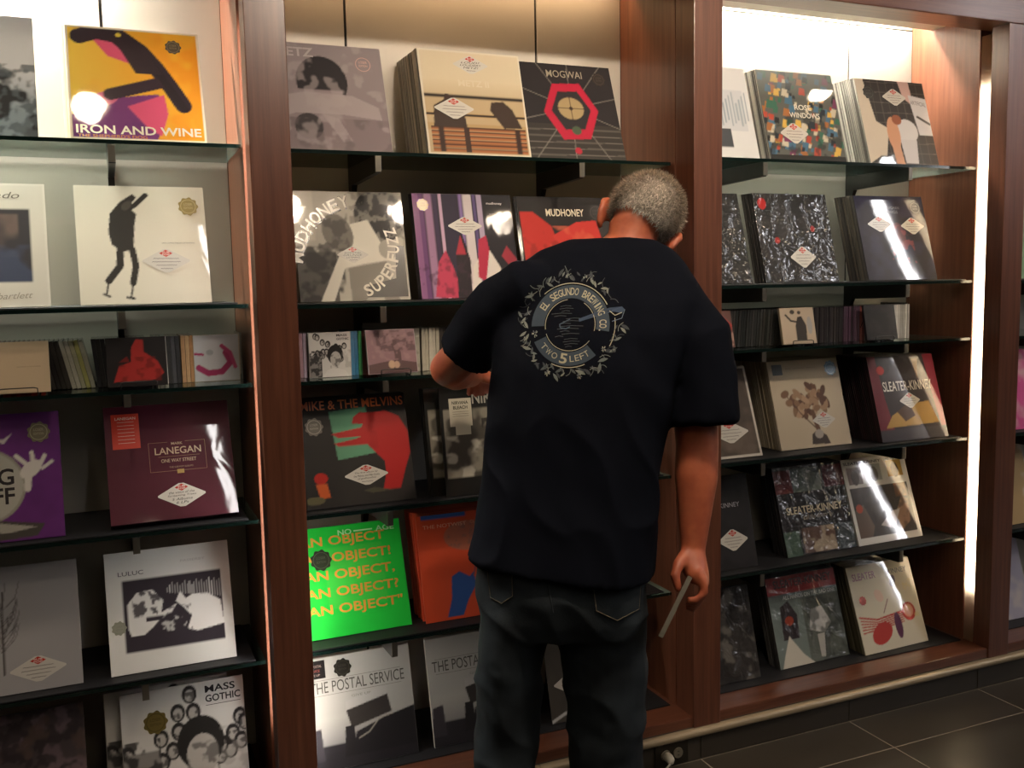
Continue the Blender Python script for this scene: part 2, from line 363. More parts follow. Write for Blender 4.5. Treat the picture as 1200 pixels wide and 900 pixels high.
# ------------------------------------------------------------------ printed covers (flat print painted as vertex colours on a fine grid)
S = .314
G = 96
class Art:
    def __init__(s, base, seed=0, g=G):
        s.g = g; n = 2*(g+1); t = (np.arange(n)+.5)/n
        s.U, s.V = np.meshgrid(t, t); s.A = np.empty((n, n, 3)); s.A[:] = lin(base); s.rng = np.random.RandomState(seed)
    def put(s, m, c, a=1.0):
        c = np.array(lin(c)); m = (m*a)[..., None] if m.dtype != bool else (m.astype(float)*a)[..., None]
        s.A = s.A*(1-m)+c*m; return s
    def rect(s, u0, v0, u1, v1, c, a=1.0): return s.put((s.U > u0) & (s.U < u1) & (s.V > v0) & (s.V < v1), c, a)
    def ell(s, u, v, ru, rv, c, rot=0, a=1.0):
        x, y = s.U-u, s.V-v; co, si = math.cos(rot), math.sin(rot)
        return s.put(((x*co+y*si)/ru)**2+((-x*si+y*co)/rv)**2 < 1, c, a)
    def poly(s, pts, c, a=1.0):
        m = np.zeros(s.U.shape, bool); n = len(pts)
        for i in range(n):
            (x0, y0), (x1, y1) = pts[i], pts[(i+1) % n]
            if y0 == y1: continue
            m ^= ((s.V > min(y0, y1)) & (s.V <= max(y0, y1)) & (s.U < x0+(s.V-y0)*(x1-x0)/(y1-y0)))
        return s.put(m, c, a)
    def line(s, pts, w, c, a=1.0):
        d = np.full(s.U.shape, 9.0)
        for (x0, y0), (x1, y1) in zip(pts, pts[1:]):
            dx, dy = x1-x0, y1-y0; L = dx*dx+dy*dy+1e-12
            t = np.clip(((s.U-x0)*dx+(s.V-y0)*dy)/L, 0, 1)
            d = np.minimum(d, np.hypot(s.U-x0-t*dx, s.V-y0-t*dy))
        return s.put(d < w/2, c, a)
    def nz(s, k):
        n = s.U.shape[0]; r = s.rng.rand(k+2, k+2); x = s.U*k; y = s.V*k; i = x.astype(int); j = y.astype(int); fx = x-i; fy = y-j
        fx = fx*fx*(3-2*fx); fy = fy*fy*(3-2*fy)
        return (r[j, i]*(1-fx)+r[j, i+1]*fx)*(1-fy)+(r[j+1, i]*(1-fx)+r[j+1, i+1]*fx)*fy
    def fbm(s, k): return (s.nz(k)+.5*s.nz(2*k)+.25*s.nz(4*k))/1.75
    def cloud(s, c, k=6, lo=.45, hi=.6, a=1.0, box=None):
        m = np.clip((s.fbm(k)-lo)/(hi-lo), 0, 1)
        if box is not None: m = m*((s.U > box[0]) & (s.V > box[1]) & (s.U < box[2]) & (s.V < box[3]))
        return s.put(m, c, a)
    def grad(s, c, axis='v', lo=0, hi=1, a=1.0):
        x = s.V if axis == 'v' else s.U
        return s.put(np.clip((x-lo)/(hi-lo), 0, 1), c, a)
    def cells(s, cols, k=9, box=(0, 0, 1, 1), a=1.0):
        for i in range(k*k):
            u = box[0]+s.rng.rand()*(box[2]-box[0]); v = box[1]+s.rng.rand()*(box[3]-box[1]); w = .5/k*(.5+s.rng.rand())
            s.poly([(u-w, v-w*.8), (u+w*s.rng.rand(), v-w), (u+w, v+w*.7), (u-w*.4, v+w)], cols[s.rng.randint(len(cols))], a)
        return s
    def border(s, w, c):
        return s.put((s.U < w) | (s.U > 1-w) | (s.V < w) | (s.V > 1-w), c)
    def image(s):
        A = s.A; return (A[0::2, 0::2]+A[1::2, 0::2]+A[0::2, 1::2]+A[1::2, 1::2])/4
def art_mesh(art, w=S, h=S, m=None):
    im = art.image(); n = im.shape[0]; g = n-1
    t = np.linspace(0, 1, n); U, V = np.meshgrid(t, t)
    co = np.stack([.0006+U*(w-.0012), np.full_like(U, -.0004), .0006+V*(h-.0012)], -1).reshape(-1, 3)
    i, j = np.meshgrid(np.arange(g), np.arange(g)); a = (j*n+i).ravel()
    q = np.stack([a, a+1, a+n+1, a+n], -1)
    me = bpy.data.meshes.new('cover_print'); me.vertices.add(n*n); me.vertices.foreach_set('co', co.astype(np.float32).ravel())
    me.loops.add(q.size); me.loops.foreach_set('vertex_index', q.astype(np.int32).ravel())
    me.polygons.add(len(q)); me.polygons.foreach_set('loop_start', np.arange(0, q.size, 4, dtype=np.int32))
    me.update(calc_edges=True)
    setcol(me, np.concatenate([im.reshape(-1, 3), np.ones((n*n, 1))], 1))
    me.materials.append(m or PRINT); return me
class Flat:
    """flat coloured shapes in the XZ plane (lettering, stickers), one mesh"""
    def __init__(s): s.v = []; s.f = []; s.c = []
    def add(s, pts, faces, col, y=0):
        k = len(s.v); s.v += [(p[0], y, p[1]) for p in pts]; s.f += [[k+i for i in f] for f in faces]; s.c += [(*lin(col), 1)]*len(pts)
    def poly(s, pts, col, y=0): s.add(pts, [list(range(len(pts)))], col, y)
    def line(s, pts, w, col, y=0):
        for (x0, z0), (x1, z1) in zip(pts, pts[1:]):
            L = math.hypot(x1-x0, z1-z0) or 1e-9; nx, nz = -(z1-z0)/L*w/2, (x1-x0)/L*w/2
            s.poly([(x0-nx, z0-nz), (x1-nx, z1-nz), (x1+nx, z1+nz), (x0+nx, z0+nz)], col, y)
    def text(s, st, x, z, w, h, col, bold=0, rot=0, y=0, shear=0):
        pts, faces = text_geo(st, bold, shear)
        co, si = math.cos(rot), math.sin(rot)
        s.add([(x+p[0]*w*co-p[1]*h*si, z+p[0]*w*si+p[1]*h*co) for p in pts], faces, col, y)
    def mesh(s, name, m):
        me = bpy.data.meshes.new(name); me.from_pydata(s.v, [], s.f); setcol(me, s.c); me.materials.append(m); return me
TG = {}
def text_geo(st, bold=0, shear=0):
    """normalised to the unit square"""
    bold = min(bold, .02); k = (st, bold, shear)
    if k in TG: return TG[k]
    cu = bpy.data.curves.new('t', 'FONT'); cu.body = st; cu.resolution_u = 3; cu.offset = bold; cu.shear = shear; cu.fill_mode = 'BOTH'
    o = bpy.data.objects.new('t', cu); me = bpy.data.meshes.new_from_object(o)
    v = np.empty(len(me.vertices)*3, np.float32); me.vertices.foreach_get('co', v); v = v.reshape(-1, 3)[:, :2]
    lo, hi = v.min(0), v.max(0); v = (v-lo)/(hi-lo)
    faces = [list(p.vertices) for p in me.polygons]
    # drop duplicated back faces
    seen = set(); ff = []
    for p in me.polygons:
        if p.normal.z > .5: ff.append(list(p.vertices))
    faces = ff or faces
    bpy.data.objects.remove(o); bpy.data.curves.remove(cu); bpy.data.meshes.remove(me)
    TG[k] = ([tuple(p) for p in v], faces); return TG[k]
def scribble(fl, x, z, w, n, col='2b2b33', lw=.0011, amp=.0022, seed=1, y=0):
    r = random.Random(seed); pts = []
    for i in range(n+1):
        pts.append((x+w*i/n, z+(amp if i % 2 else -amp)*(.5+r.random()*.6)))
    cut = [0]+[i for i in range(1, n) if r.random() < .18]+[n]
    for a, b in zip(cut, cut[1:]): fl.line(pts[a:b+1], lw, col, y)
def sticker_mesh(w, h, lines=4, seed=1, words=None, tilt=0):
    """white diamond sticker with the red mark at its top and handwriting"""
    f = Flat(); p = lambda t: (t[0]*w/2, t[1]*h/2)
    k = .1
    f.poly([p(t) for t in ((-1+k*.6, -k*.6), (-1+k*.6, k*.6), (-k, 1-k), (k, 1-k), (1-k*.6, k*.6), (1-k*.6, -k*.6), (k, -1+k), (-k, -1+k))], 'cbc6bc', 0)
    f.poly([p(t) for t in ((-.27, .58), (0, .86), (.27, .58), (0, .30))], 'b8301c', -.0002)
    f.text('SUB', -.075*w, .60*h/2, .15*w, .13*h/2, 'e8d8d0', .01, 0, -.0004); f.text('POP', -.075*w, .42*h/2, .15*w, .13*h/2, 'e8d8d0', .01, 0, -.0004)
    for i in range(lines):
        t = .18-i*.26; ww = w*(1-abs(t))*.62
        if words and i < len(words): f.text(words[i], -ww/2, (t-.08)*h/2, ww, .19*h/2, '25252c', 0, .02, -.0004, .25)
        else: scribble(f, -ww/2, t*h/2, ww, max(5, int(ww/.0028)), seed=seed*10+i, y=-.0004, amp=h*.022, lw=.0009)
    return f.mesh('diamond_sticker', INK)
def seal_mesh(r, col, ring, lobes=9, y=0):
    f = Flat(); n = lobes*6
    f.poly([(r*(.93+.07*math.cos(lobes*2*PI*i/n))*math.cos(2*PI*i/n), r*(.93+.07*math.cos(lobes*2*PI*i/n))*math.sin(2*PI*i/n)) for i in range(n)], col, 0)
    for q in (.72,):
        pts = [(r*q*math.cos(2*PI*i/28), r*q*math.sin(2*PI*i/28)) for i in range(29)]; f.line(pts, r*.06, ring, -.0002)
    f.text('LOSER', -r*.42, r*.1, r*.84, r*.26, ring, .01, 0, -.0002); f.text('EDITION', -r*.42, -r*.26, r*.84, r*.22, ring, .01, 0, -.0002)
    return f.mesh('round_seal', INK)
SLEEVE = {}
def sleeve_mesh(t, col, w=S, h=S):
    k = (round(t, 4), col, w, h)
    if k not in SLEEVE:
        SLEEVE[k] = box_me('sleeve', 0, w, 0, t, 0, h, mat('card_'+col, col, .45, coat=.5, var=.06, scale=60), .0007)
    return SLEEVE[k]
def place(o, x, y, z, lean, yaw=0):
    o.location = (x, y, z); o.rotation_euler = (-math.radians(lean), 0, math.radians(yaw))
def record(bay, shelf, x, y, lean, yaw, label, art=None, texts=(), stickers=(), seals=(), t=.0042, edge='cfc9bc', m=None, behind=0, behind_cols=('c9c3b6',), pitch=.0048, blabel=None, extra=None, dz=0, jx=.002, dx=0):
    z = ztop(bay, shelf)+dz; th = math.radians(lean)
    o = obj('vinyl_record', sleeve_mesh(t, edge)); place(o, x, y, z+t*math.sin(th)+.0003, lean, yaw)
    tag(o, label, 'record', 'records facing out on the shelves')
    if art: obj('cover_print', art_mesh(art, m=m), o)
    if texts or extra:
        if extra:
            for ex in (extra if isinstance(extra, list) else [extra]): f = Flat(); ex(f); obj('printed_detail', f.mesh('printed_detail', INK), o).location = (0, -.0008, 0)
        for a in texts:
            f = Flat(); st, u, v, w, h, col = a[:6]; f.text(st, u*S, v*S, w*S, h*S, col, *(a[6:]))
            obj('lettering', f.mesh('lettering', INK), o).location = (0, -.0008, 0)
    for i, a in enumerate(stickers):
        u, v, w, h = a[:4]; c = obj('diamond_sticker', sticker_mesh(w*S, h*S, seed=int(x*100)+i, words=a[4] if len(a) > 4 else None), o)
        c.location = (u*S, -.0013, v*S); c['label'] = 'white diamond sticker with handwriting and a red mark'
    for a in seals:
        u, v, r, col, ring = a; c = obj('round_seal', seal_mesh(r*S, col, ring), o); c.location = (u*S, -.0012, v*S)
    rr = random.Random(int(x*1000))
    for k in range(behind):
        b = obj('vinyl_record', sleeve_mesh(t, behind_cols[min(len(behind_cols)-1, int(rr.random()*len(behind_cols)))]))
        yy = y+(t+.0006)/math.cos(th)+(k*pitch)/math.cos(th)
        place(b, x+rr.uniform(-jx, jx)+dx*(k+1), yy, z+t*math.sin(th)+.0003, lean, yaw)
        tag(b, blabel, 'record', blabel)
    return o
N_ = 'text'
# ---- left bay
A = Art('dfe6ea', 1).grad('8ea3ad', 'v', .55, .2).cloud('2b3134', 9, .4, .55, 1, (0, 0, 1, .55)).cloud('59666c', 14, .5, .6, .8, (0, 0, 1, .6))
record('L', 1, -.428, .145, 18, 0, 'pale blue-grey album with dark branches beside the yellow album', A, behind=0, blabel='record sleeve behind the pale blue-grey album')
A = Art('f0a020', 2).grad('f8d24a', 'u', .75, .0).cloud('f6c03a', 5, .45, .7, .7)
A.poly([(.0, .0), (.62, .0), (.70, .2), (.66, .42), (.5, .40), (.3, .36), (.12, .26), (0, .2)], '7a3578').cloud('5a2a6a', 7, .5, .65, .7, (0, 0, .6, .26))
A.poly([(.42, .30), (.70, .42), (.72, .25), (.66, .05), (.56, .12)], 'e0567c').poly([(.2, .88), (.34, .93), (.52, .66), (.30, .74)], 'e0567c').ell(.26, .36, .1, .06, 'dc6a90', .3)
A.line([(.10, .9), (.22, .95), (.40, .92), (.55, .8), (.66, .65), (.76, .48), (.84, .33)], .13, '2a1f2a').line([(.30, .40), (.48, .46), (.66, .52)], .1, '33222e').line([(.62, .7), (.85, .3)], .06, '241a22').poly([(.28, .93), (.56, .85), (.7, .6), (.5, .6), (.40, .8)], '2c2029')
A.ell(.39, .935, .022, .018, 'f2dc50').border(.02, 'efe6cf')
record('L', 1, -.044, .142, 21, 0, 'yellow and orange album with black and magenta painted shapes and white lettering', A,
       [('IRON AND WINE', .04, .052, .92, .075, 'efe7d2', .03), ("THE SHEPHERD'S DOG", .05, .018, .5, .028, 'd8843c', .012)], (), [(.80, .86, .065, '59503f', '8a7d60')], m=PRINT_WRAP, behind=4, behind_cols=('e6dcc2', 'd8ccaf'), blabel='record sleeve behind the yellow and orange album', dx=-.0028)
A = Art('c9c4b8', 3).rect(0, .2, .88, .79, '2e2b2e').cloud('6d5a52', 4, .5, .7, .7, (.3, .4, .8, .75)).cloud('3c4660', 4, .5, .6, .7, (0, .2, .88, .5)).border(.015, 'd4cfc4')
record('L', 2, -.428, .177, 15.4, .3, 'off-white album with a dark photo block and handwritten title', A, [('Damien Jurado', .1, .86, .72, .07, '6d675f', 0, 0, 0, .3), ('saint of saint bartlett', .2, .05, .68, .05, '938c80', 0, .03, 0, .4)], [(.42, .34, .5, .22)], m=PRINT_WRAP, behind=0, blabel='record sleeve behind the album with the dark photo block')
A = Art('d9d3c2', 4)
A.poly([(.26, .50), (.24, .60), (.26, .76), (.34, .86), (.44, .93), (.47, .9), (.40, .82), (.46, .76), (.44, .66), (.42, .46), (.34, .44)], '2c2825').line([(.40, .80), (.46, .84), (.54, .92)], .04, '2c2825').line([(.32, .46), (.31, .32), (.22, .2)], .055, '2c2825').line([(.41, .46), (.43, .32), (.40, .18)], .05, '2c2825').line([(.22, .2), (.20, .1)], .014, '2c2825').line([(.40, .18), (.38, .07)], .014, '2c2825').line([(.18, .09), (.22, .07)], .02, '2c2825').line([(.35, .06), (.40, .05)], .02, '2c2825').ell(.39, .83, .05, .03, '4a443e', .8)
record('L', 2, -.048, .186, 15.3, .7, 'cream album with one tall slender black figure shape and a gold seal', A, [('SARA LOWES THE JOY OF WAITING', .64, .505, .26, .012, '7a746a', .01)], [(.665, .36, .39, .22)], [(.87, .83, .082, '93803f', 'c9b676')], m=PRINT_WRAP, behind=0, behind_cols=('d2cbbb', 'bdb7a8'), blabel='record sleeve behind the cream album with the black figure shape')
A = Art('6a2f78', 5).cloud('5a2768', 5, .4, .7, .6).ell(.45, .44, .29, .29, '9c998c').ell(.45, .44, .27, .27, 'b3b1a6').poly([(.2, .0), (.2, .1), (.55, .17), (.86, .12), (.8, .03)], '4a4640').poly([(.3, .1), (.55, .15), (.8, .10), (.6, .07)], 'a5a297').ell(.78, .55, .09, .055, 'd8d4cc', .7).line([(.74, .6), (.68, .66)], .035, 'd8d4cc').line([(.80, .58), (.79, .68)], .03, 'd8d4cc').line([(.84, .57), (.88, .65)], .03, 'd8d4cc').line([(.86, .55), (.93, .6)], .025, 'd8d4cc').line([(.76, .5), (.75, .4)], .05, 'd8d4cc').poly([(.52, .8), (.6, .76), (.66, .84), (.6, .80)], 'd8d4cc').border(.012, '56236a')
record('L', 4, -.431, .155, 13, 0, 'purple album with a grey disc and pale flourish, beside the burgundy box', A, [('KING', .26, .44, .4, .13, '2b2628', .05), ('TUFF', .28, .29, .38, .13, '2b2628', .05)], (), [(.85, .84, .085, '7d7660', 'b0a98c')], t=.006, edge='4d2259', behind=0, behind_cols=('4d2259', '3d2046'), blabel='record sleeve behind the purple album')
A = Art('4a1626', 6).cloud('571b2e', 3, .3, .8, .6)
def _lan(f):
    f.poly([(.055*S, .63*S), (.27*S, .63*S), (.27*S, .93*S), (.055*S, .93*S)], 'cf3a26')
    for k in range(7): f.line([(.1*S, (.86-.03*k)*S), (.23*S, (.86-.03*k)*S)], .0009, 'e8c8b8', -.0002)
    f.text('LANEGAN', .085*S, .88*S, .16*S, .024*S, 'ecd0c2', .01, 0, -.0003)
    for p in ([(.33, .66), (.33, .41), (.78, .41), (.78, .66)], [(.33, .66), (.48, .66)], [(.62, .66), (.78, .66)]): f.line([(a*S, b*S) for a, b in p], .0008, '9a7a60')
    f.line([(.40*S, .535*S), (.73*S, .535*S)], .0008, '9a7a60'); f.poly([(.54*S, .385*S), (.595*S, .385*S), (.595*S, .42*S), (.54*S, .42*S)], 'a98a48')
lanegan = record('L', 4, -.012, .150, 23.5, 1, 'glossy burgundy box set with a red label and diamond sticker', A, [('MARK', .51, .635, .09, .022, 'b89c86', .01), ('LANEGAN', .375, .555, .37, .06, 'c0a48c', .01), ('ONE WAY STREET', .42, .485, .28, .03, 'b89c86', .008), ('THE SUB POP ALBUMS', .48, .435, .19, .014, 'a08670')], [(.56, .2, .4, .22, ['the voice of the', 'Screaming Trees', '5 Albums', '6 LPs'])], t=.034, m=PRINT_WRAP, edge='3c1220', extra=_lan, behind=0)
A = Art('a9a6a6', 7).grad('8e8b8d', 'u', .2, 1, .5)
A.line([(.44, .16), (.44, .55), (.45, .8)], .012, '4a4644')
for k in range(26):
    r_ = random.Random(k); h_ = .36+.4*r_.random(); sd = 1 if k % 2 else -1; L_ = .03+.12*r_.random(); A.line([(.44, h_-.08), (.44+sd*L_*.7, h_+.02), (.44+sd*L_*.9, h_+.1*r_.random()+.05)], .005, '565150')
record('L', 5, -.414, .161, 14.3, 0, 'plain grey album with a thin bare branching line drawing', A, (), [(.68, .17, .43, .22), (.2, .22, .36, .2)], m=PRINT_WRAP, behind=0, blabel='record sleeve behind the plain grey album', edge='a5a2a0')
A = Art('e4e4e0', 8).rect(.13, .17, .92, .76, '38323a').poly([(.16, .36), (.16, .56), (.24, .65), (.36, .66), (.44, .56), (.42, .46), (.50, .5), (.55, .52), (.5, .45), (.42, .42), (.36, .36), (.28, .30), (.18, .30)], 'e9e9e6')
A.cloud('38323a', 22, .5, .55, .9, (.2, .45, .42, .66)).rect(.30, .4, .44, .44, '38323a').poly([(.58, .62), (.62, .55), (.68, .58), (.80, .57), (.9, .5), (.92, .3), (.7, .27), (.62, .3), (.66, .4), (.6, .48), (.54, .54)], 'eeeeec').cloud('38323a', 30, .56, .6, .8, (.45, .28, .66, .5)).cloud('cfcfcc', 30, .58, .62, .8, (.42, .3, .62, .42))
for k in range(22): A.line([(.48+.02*k, .62-.004*k), (.48+.02*k, .66+.05*((k*7) % 5)/5)], .006, 'c8c8c6')
record('L', 5, -.035, .166, 15.8, .5, 'white album with a dark picture block and pale brush shapes, lit brightly', A, [('LULUC', .10, .80, .2, .035, '6d6b70', .006), ('PASSERBY', .6, .86, .2, .02, 'c4c2c0')], (), [(.085, .38, .06, '9a9c8c', '8d8f80')], m=PRINT_WRAP, behind=0, behind_cols=('d8d8d4', 'c4c4c0'), blabel='record sleeve behind the white LULUC album', edge='dcdcd8')
A = Art('4c4244', 9).cloud('6c5c60', 8, .45, .55).cloud('332c2e', 12, .5, .58, .8).cloud('5e4c44', 7, .55, .65, .7)
record('L', 6, -.42, .135, 13, 0, 'mottled dark mauve album on the base ledge beside the MASS GOTHIC album', A, (), [(.3, .4, .3, .2)], m=PRINT_WRAP, behind=0, blabel='record sleeve behind the mottled dark mauve album', edge='4a4042')
def gothic(seed):
    A = Art('d6d4d0', seed)
    for k in range(20):
        r_ = A.rng; u, v = r_.rand(), .35+.6*r_.rand()
        if u > .62 and v > .7: continue
        A.ell(u, v, .06, .075, '2c2a2a').ell(u, v-.01, .038, .05, 'b9b5b0').cloud('3a3838', 24, .55, .6, .8, (u-.04, v-.05, u+.04, v+.02))
    A.rect(0, 0, .3, .5, '8a8784').cloud('2f2d2d', 12, .45, .55, .9, (0, 0, .3, .6)).ell(.62, .5, .19, .22, '2a2827').ell(.63, .40, .13, .17, 'bdb9b4').cloud('4a4746', 14, .52, .62, .7, (.5, .2, .76, .5)).poly([(.3, 0), (.42, .16), (.56, .2), (.7, .18), (.86, .14), (.95, 0)], 'e0deda').cloud('9a9692', 10, .55, .65, .4, (.78, .2, 1, .6)).rect(.63, .80, 1, 1, 'd0cecb')
    return A
GT = [('MASS', .68, .90, .25, .06, '26242a', .03), ('GOTHIC', .68, .82, .29, .06, '26242a', .03)]
record('L', 6, -.020, .135, 12, 0, 'black and white collage album titled MASS GOTHIC, the front copy', gothic(10), GT, (), [(.27, .73, .1, '6a5c2c', '4c431f')], m=PRINT_WRAP, edge='c9c7c4', extra=lambda f: f.line([(.68*S, .795*S), (.97*S, .795*S)], .0014, '26242a'))
record('L', 6, -.058, .165, 12, 0, 'black and white collage album titled MASS GOTHIC, the copy peeking out behind', gothic(10), GT, m=PRINT_WRAP, edge='c9c7c4', behind=2, behind_cols=('c9c7c4', 'b4b2ae'), blabel='record sleeve behind the MASS GOTHIC copies')

# ---- middle bay
A = Art('8d8082', 11).grad('9b9092', 'v', .3, 1, .6).rect(0, 0, 1, .3, '857679').ell(.45, .64, .22, .24, '2e2a2d').rect(.2, .4, .62, .56, '958789').poly([(.12, .50), (.3, .54), (.7, .52), (.92, .42), (.94, .30), (.6, .34), (.2, .34), (.1, .30)], 'a79a9b').ell(.30, .22, .12, .12, '3f393b').poly([(.42, .34), (.56, .3), (.66, .1), (.58, .08)], 'a09294').cloud('6c6062', 8, .52, .62, .6, (.0, 0, 1, .3)).cloud('b0a4a4', 9, .6, .7, .5)
record('M', 1, .440, .142, 19, 0, 'grey-mauve album with a dark round blob, titled METZ', A, [('METZ', .07, .87, .33, .085, 'b9adad', .03)], (), [(.83, .83, .09, '97888a', 'd6aaa0')], m=PRINT, behind=2, behind_cols=('c9bdb0', 'b0a698'), blabel='record sleeve behind the grey METZ album', edge='b5aaa8')
A = Art('c0ac8c', 12).rect(0, .55, 1, 1, 'd3c4a6').grad('b79f78', 'v', .72, .55, .7).rect(.0, .23, 1, .30, 'b3966a').rect(0, .36, 1, .40, 'b99c70').rect(0, .54, 1, .57, '2e241c').rect(0, .37, 1, .39, '3a2c20')
A.poly([(.08, .24), (.1, .46), (.2, .52), (.22, .58), (.28, .57), (.3, .5), (.38, .44), (.4, .24)], '3a2a22').poly([(.64, .44), (.66, .52), (.78, .53), (.86, .46), (.94, .28), (.76, .27)], '3a2a22')
for k in range(6): A.rect(.05, .03+.04*k, .97, .057+.04*k, 'a5673c').rect(.05, .055+.04*k, .97, .066+.04*k, '4a2c1c')
for u in (.12, .36, .86): A.rect(u, .03, u+.05, .27, '3a241a')
A.border(.022, 'd8cfbb')
record('M', 1, .856, .138, 15, 1, 'cream album with brown slatted bench and dark blobs, front of the thickest stack', A, [('METZ II', .36, .66, .3, .06, 'd6c9ae', .03)], [(.5, .87, .36, .19, ['LOUD?', 'LOUDER!!', 'METZ!']), (.29, .44, .4, .22)], m=PRINT, behind=38, behind_cols=('8d897c', '6e6b60', 'a29d8e', '7c7a70', 'b5ad9a', '5f5f56', '9a8f7c'), pitch=.0049, blabel='record sleeve in the thick stack behind the cream METZ II album', edge='d8cfbb')
A = Art('292527', 13).rect(0, 0, 1, .36, '37332f')
for k in range(5): A.line([(0, .30-.065*k), (1, .31-.065*k)], .01, '6c6660')
for a_ in range(10):
    t_ = a_*PI/5+.25; A.line([(.5+.2*math.cos(t_), .53+.2*math.sin(t_)), (.5+.75*math.cos(t_), .53+.75*math.sin(t_))], .008, '7d7870')
A.poly([(.5+.29*math.cos(2*PI*(k+.0)/6+.05), .50+.335*math.sin(2*PI*(k+.0)/6+.05)) for k in range(6)], 'b8203c').poly([(.5+.21*math.cos(2*PI*k/6+.05), .51+.23*math.sin(2*PI*k/6+.05)) for k in range(6)], '2d2a2c').ell(.5, .53, .135, .115, 'a8926a').line([(.37, .53), (.63, .53)], .008, '6a5a40').line([(.5, .42), (.5, .64)], .008, '6a5a40').ell(.5, .53, .02, .02, '3a2a20').ell(.5, .09, .035, .035, 'b02a3c').ell(.52, .3, .05, .045, '4a5a44')
record('M', 1, 1.170, .142, 20, 0, 'dark album with a hot pink six-sided ring, titled MOGWAI', A, [('MOGWAI', .3, .855, .38, .075, 'a39a88', .005)], (), [(.86, .86, .075, '342c28', '4c423a')], m=PRINT, behind=4, behind_cols=('3c3836', '2a2726'), blabel='record sleeve behind the dark MOGWAI album', edge='2c2829')
def arc_text(st, cx, cz, r, a0, a1, h, col, bold=.02, y=0, out=True, wf=.86):
    """letters along an arc from angle a0 to a1 (degrees)"""
    def run(f):
        n = len(st)
        for i, ch in enumerate(st):
            if ch == ' ': continue
            a = math.radians(a0+(a1-a0)*(i+.5)/n); w = abs(math.radians(a1-a0))*r/n*wf
            if ch in 'I.': w *= .42
            x, z = cx+r*math.cos(a), cz+r*math.sin(a); rot = a-PI/2 if out else a+PI/2
            co, si = math.cos(rot), math.sin(rot)
            hh = h if ch != '.' else h*.2
            f.text(ch, x-co*w/2+si*h/2, z-si*w/2-co*h/2, w, hh, col, bold, rot, y)
    return run
A = Art('b9b3a6', 14).rect(0, 0, .35, .45, '55514c').cloud('2e2b2a', 9, .45, .55, .9, (0, 0, .42, .5)).ell(.78, .78, .24, .25, '2f2c2a').cloud('8a857c', 20, .5, .6, .8, (.5, .52, 1, 1)).poly([(.18, 0), (.42, .5), (.5, .7), (.66, .74), (.8, .46), (.9, .38), (.6, .34), (.42, .3), (.3, .0)], 'ddd8ca').ell(.38, .62, .13, .18, '7d776e', .4).cloud('4c4844', 14, .5, .6, .8, (.2, .45, .48, .8)).poly([(.45, .3), (.8, .36), (.9, .0), (.76, .0), (.7, .18), (.58, 0), (.46, 0)], '8a847a').ell(.83, .47, .09, .09, 'aaa498').rect(.0, .55, .18, 1, 'c9c3b4')
def _mud(f):
    arc_text('MUDHONEY', .62*S, .30*S, .62*S, 176, 100, .13*S, '2c2926', .06)(f)
    arc_text('MUDHONEY', .615*S, .305*S, .62*S, 176, 100, .11*S, 'e0dacb', .03, -.0002)(f)
def _mud2(f):
    f.poly([(.6*S, .03*S), (.98*S, .03*S), (.98*S, .5*S), (.9*S, .5*S), (.88*S, .2*S), (.62*S, .14*S)], '35312e', 0)
    arc_text('SUPERFUZZ', .44*S, .50*S, .44*S, -72, 22, .11*S, 'ddd6c6', .04, -.0003, out=False)(f)
record('M', 2, .498, .203, 12.3, .6, 'black, white and grey album with swirling MUDHONEY and SUPERFUZZ lettering', A, (), [(.5, .42, .3, .16, ['ESSENTIAL', 'GRUNGE', 'LISTENING'])], (), m=PRINT_WRAP, behind=1, behind_cols=('3a3634', 'a59f92'), blabel='record sleeve behind the MUDHONEY SUPERFUZZ album', extra=[_mud, _mud2], edge='8d877c')
A = Art('2a2230', 15)
for u, w, c in ((.0, .06, '8c5a86'), (.06, .05, '6b3f70'), (.12, .07, 'a07898'), (.2, .04, '3a2a48'), (.26, .03, 'c9a8c0'), (.30, .14, '2b2238'), (.46, .03, '8a6fa8'), (.5, .09, 'cfc3c4'), (.6, .03, '5a4a78'), (.64, .05, 'b0a0b8'), (.70, .3, '1f1a22')): A.rect(u, 0, u+w, 1, c)
A.poly([(.14, .02), (.2, .34), (.28, .46), (.34, .3), (.42, .0)], 'c23a58').poly([(.36, 0), (.38, .4), (.46, .62), (.52, .36), (.5, 0)], '241820').poly([(.38, .42), (.44, .6), (.48, .42)], 'b02c3c').poly([(.5, 0), (.54, .3), (.6, .38), (.62, .1), (.6, 0)], 'd8cfc8').poly([(.58, .2), (.62, .56), (.70, .6), (.74, .3), (.68, .14)], 'b82846').poly([(.66, .18), (.72, .46), (.82, .28), (.76, .14)], 'd9d0c8').poly([(.84, .4), (.9, .5), (1, .36), (.9, .32)], '9c2c3c').cloud('3a2030', 14, .55, .65, .5, (0, 0, .5, .4)).rect(.70, .78, 1, .99, '17141a')
record('M', 2, .843, .200, 12.9, 1.2, 'dark album with purple and white vertical stripes and pink-red shapes', A, [('mudhoney', .74, .895, .16, .03, 'cfc8c8', .01), ('my brother the cow', .76, .80, .16, .016, '9a949a')], [(.5, .69, .36, .19)], [(.10, .89, .06, 'b08a3c', '8c6a28')], m=PRINT_WRAP, behind=5, behind_cols=('241f24', '39323a'), blabel='record sleeve behind the purple striped album', edge='2a2428')
A = Art('1e1a1a', 16).poly([(0, .3), (.0, .84), (.16, .84), (.34, .70), (.5, .2), (.3, 0), (0, 0)], 'c02c24').poly([(.34, .6), (.62, .74), (.84, .76), (.9, .5), (.5, .3)], 'c8342c').cloud('d86a4c', 7, .5, .65, .6, (.3, .3, .9, .7)).cloud('8a1f1a', 8, .55, .65, .6, (0, 0, .4, .7)).border(.02, '141212')
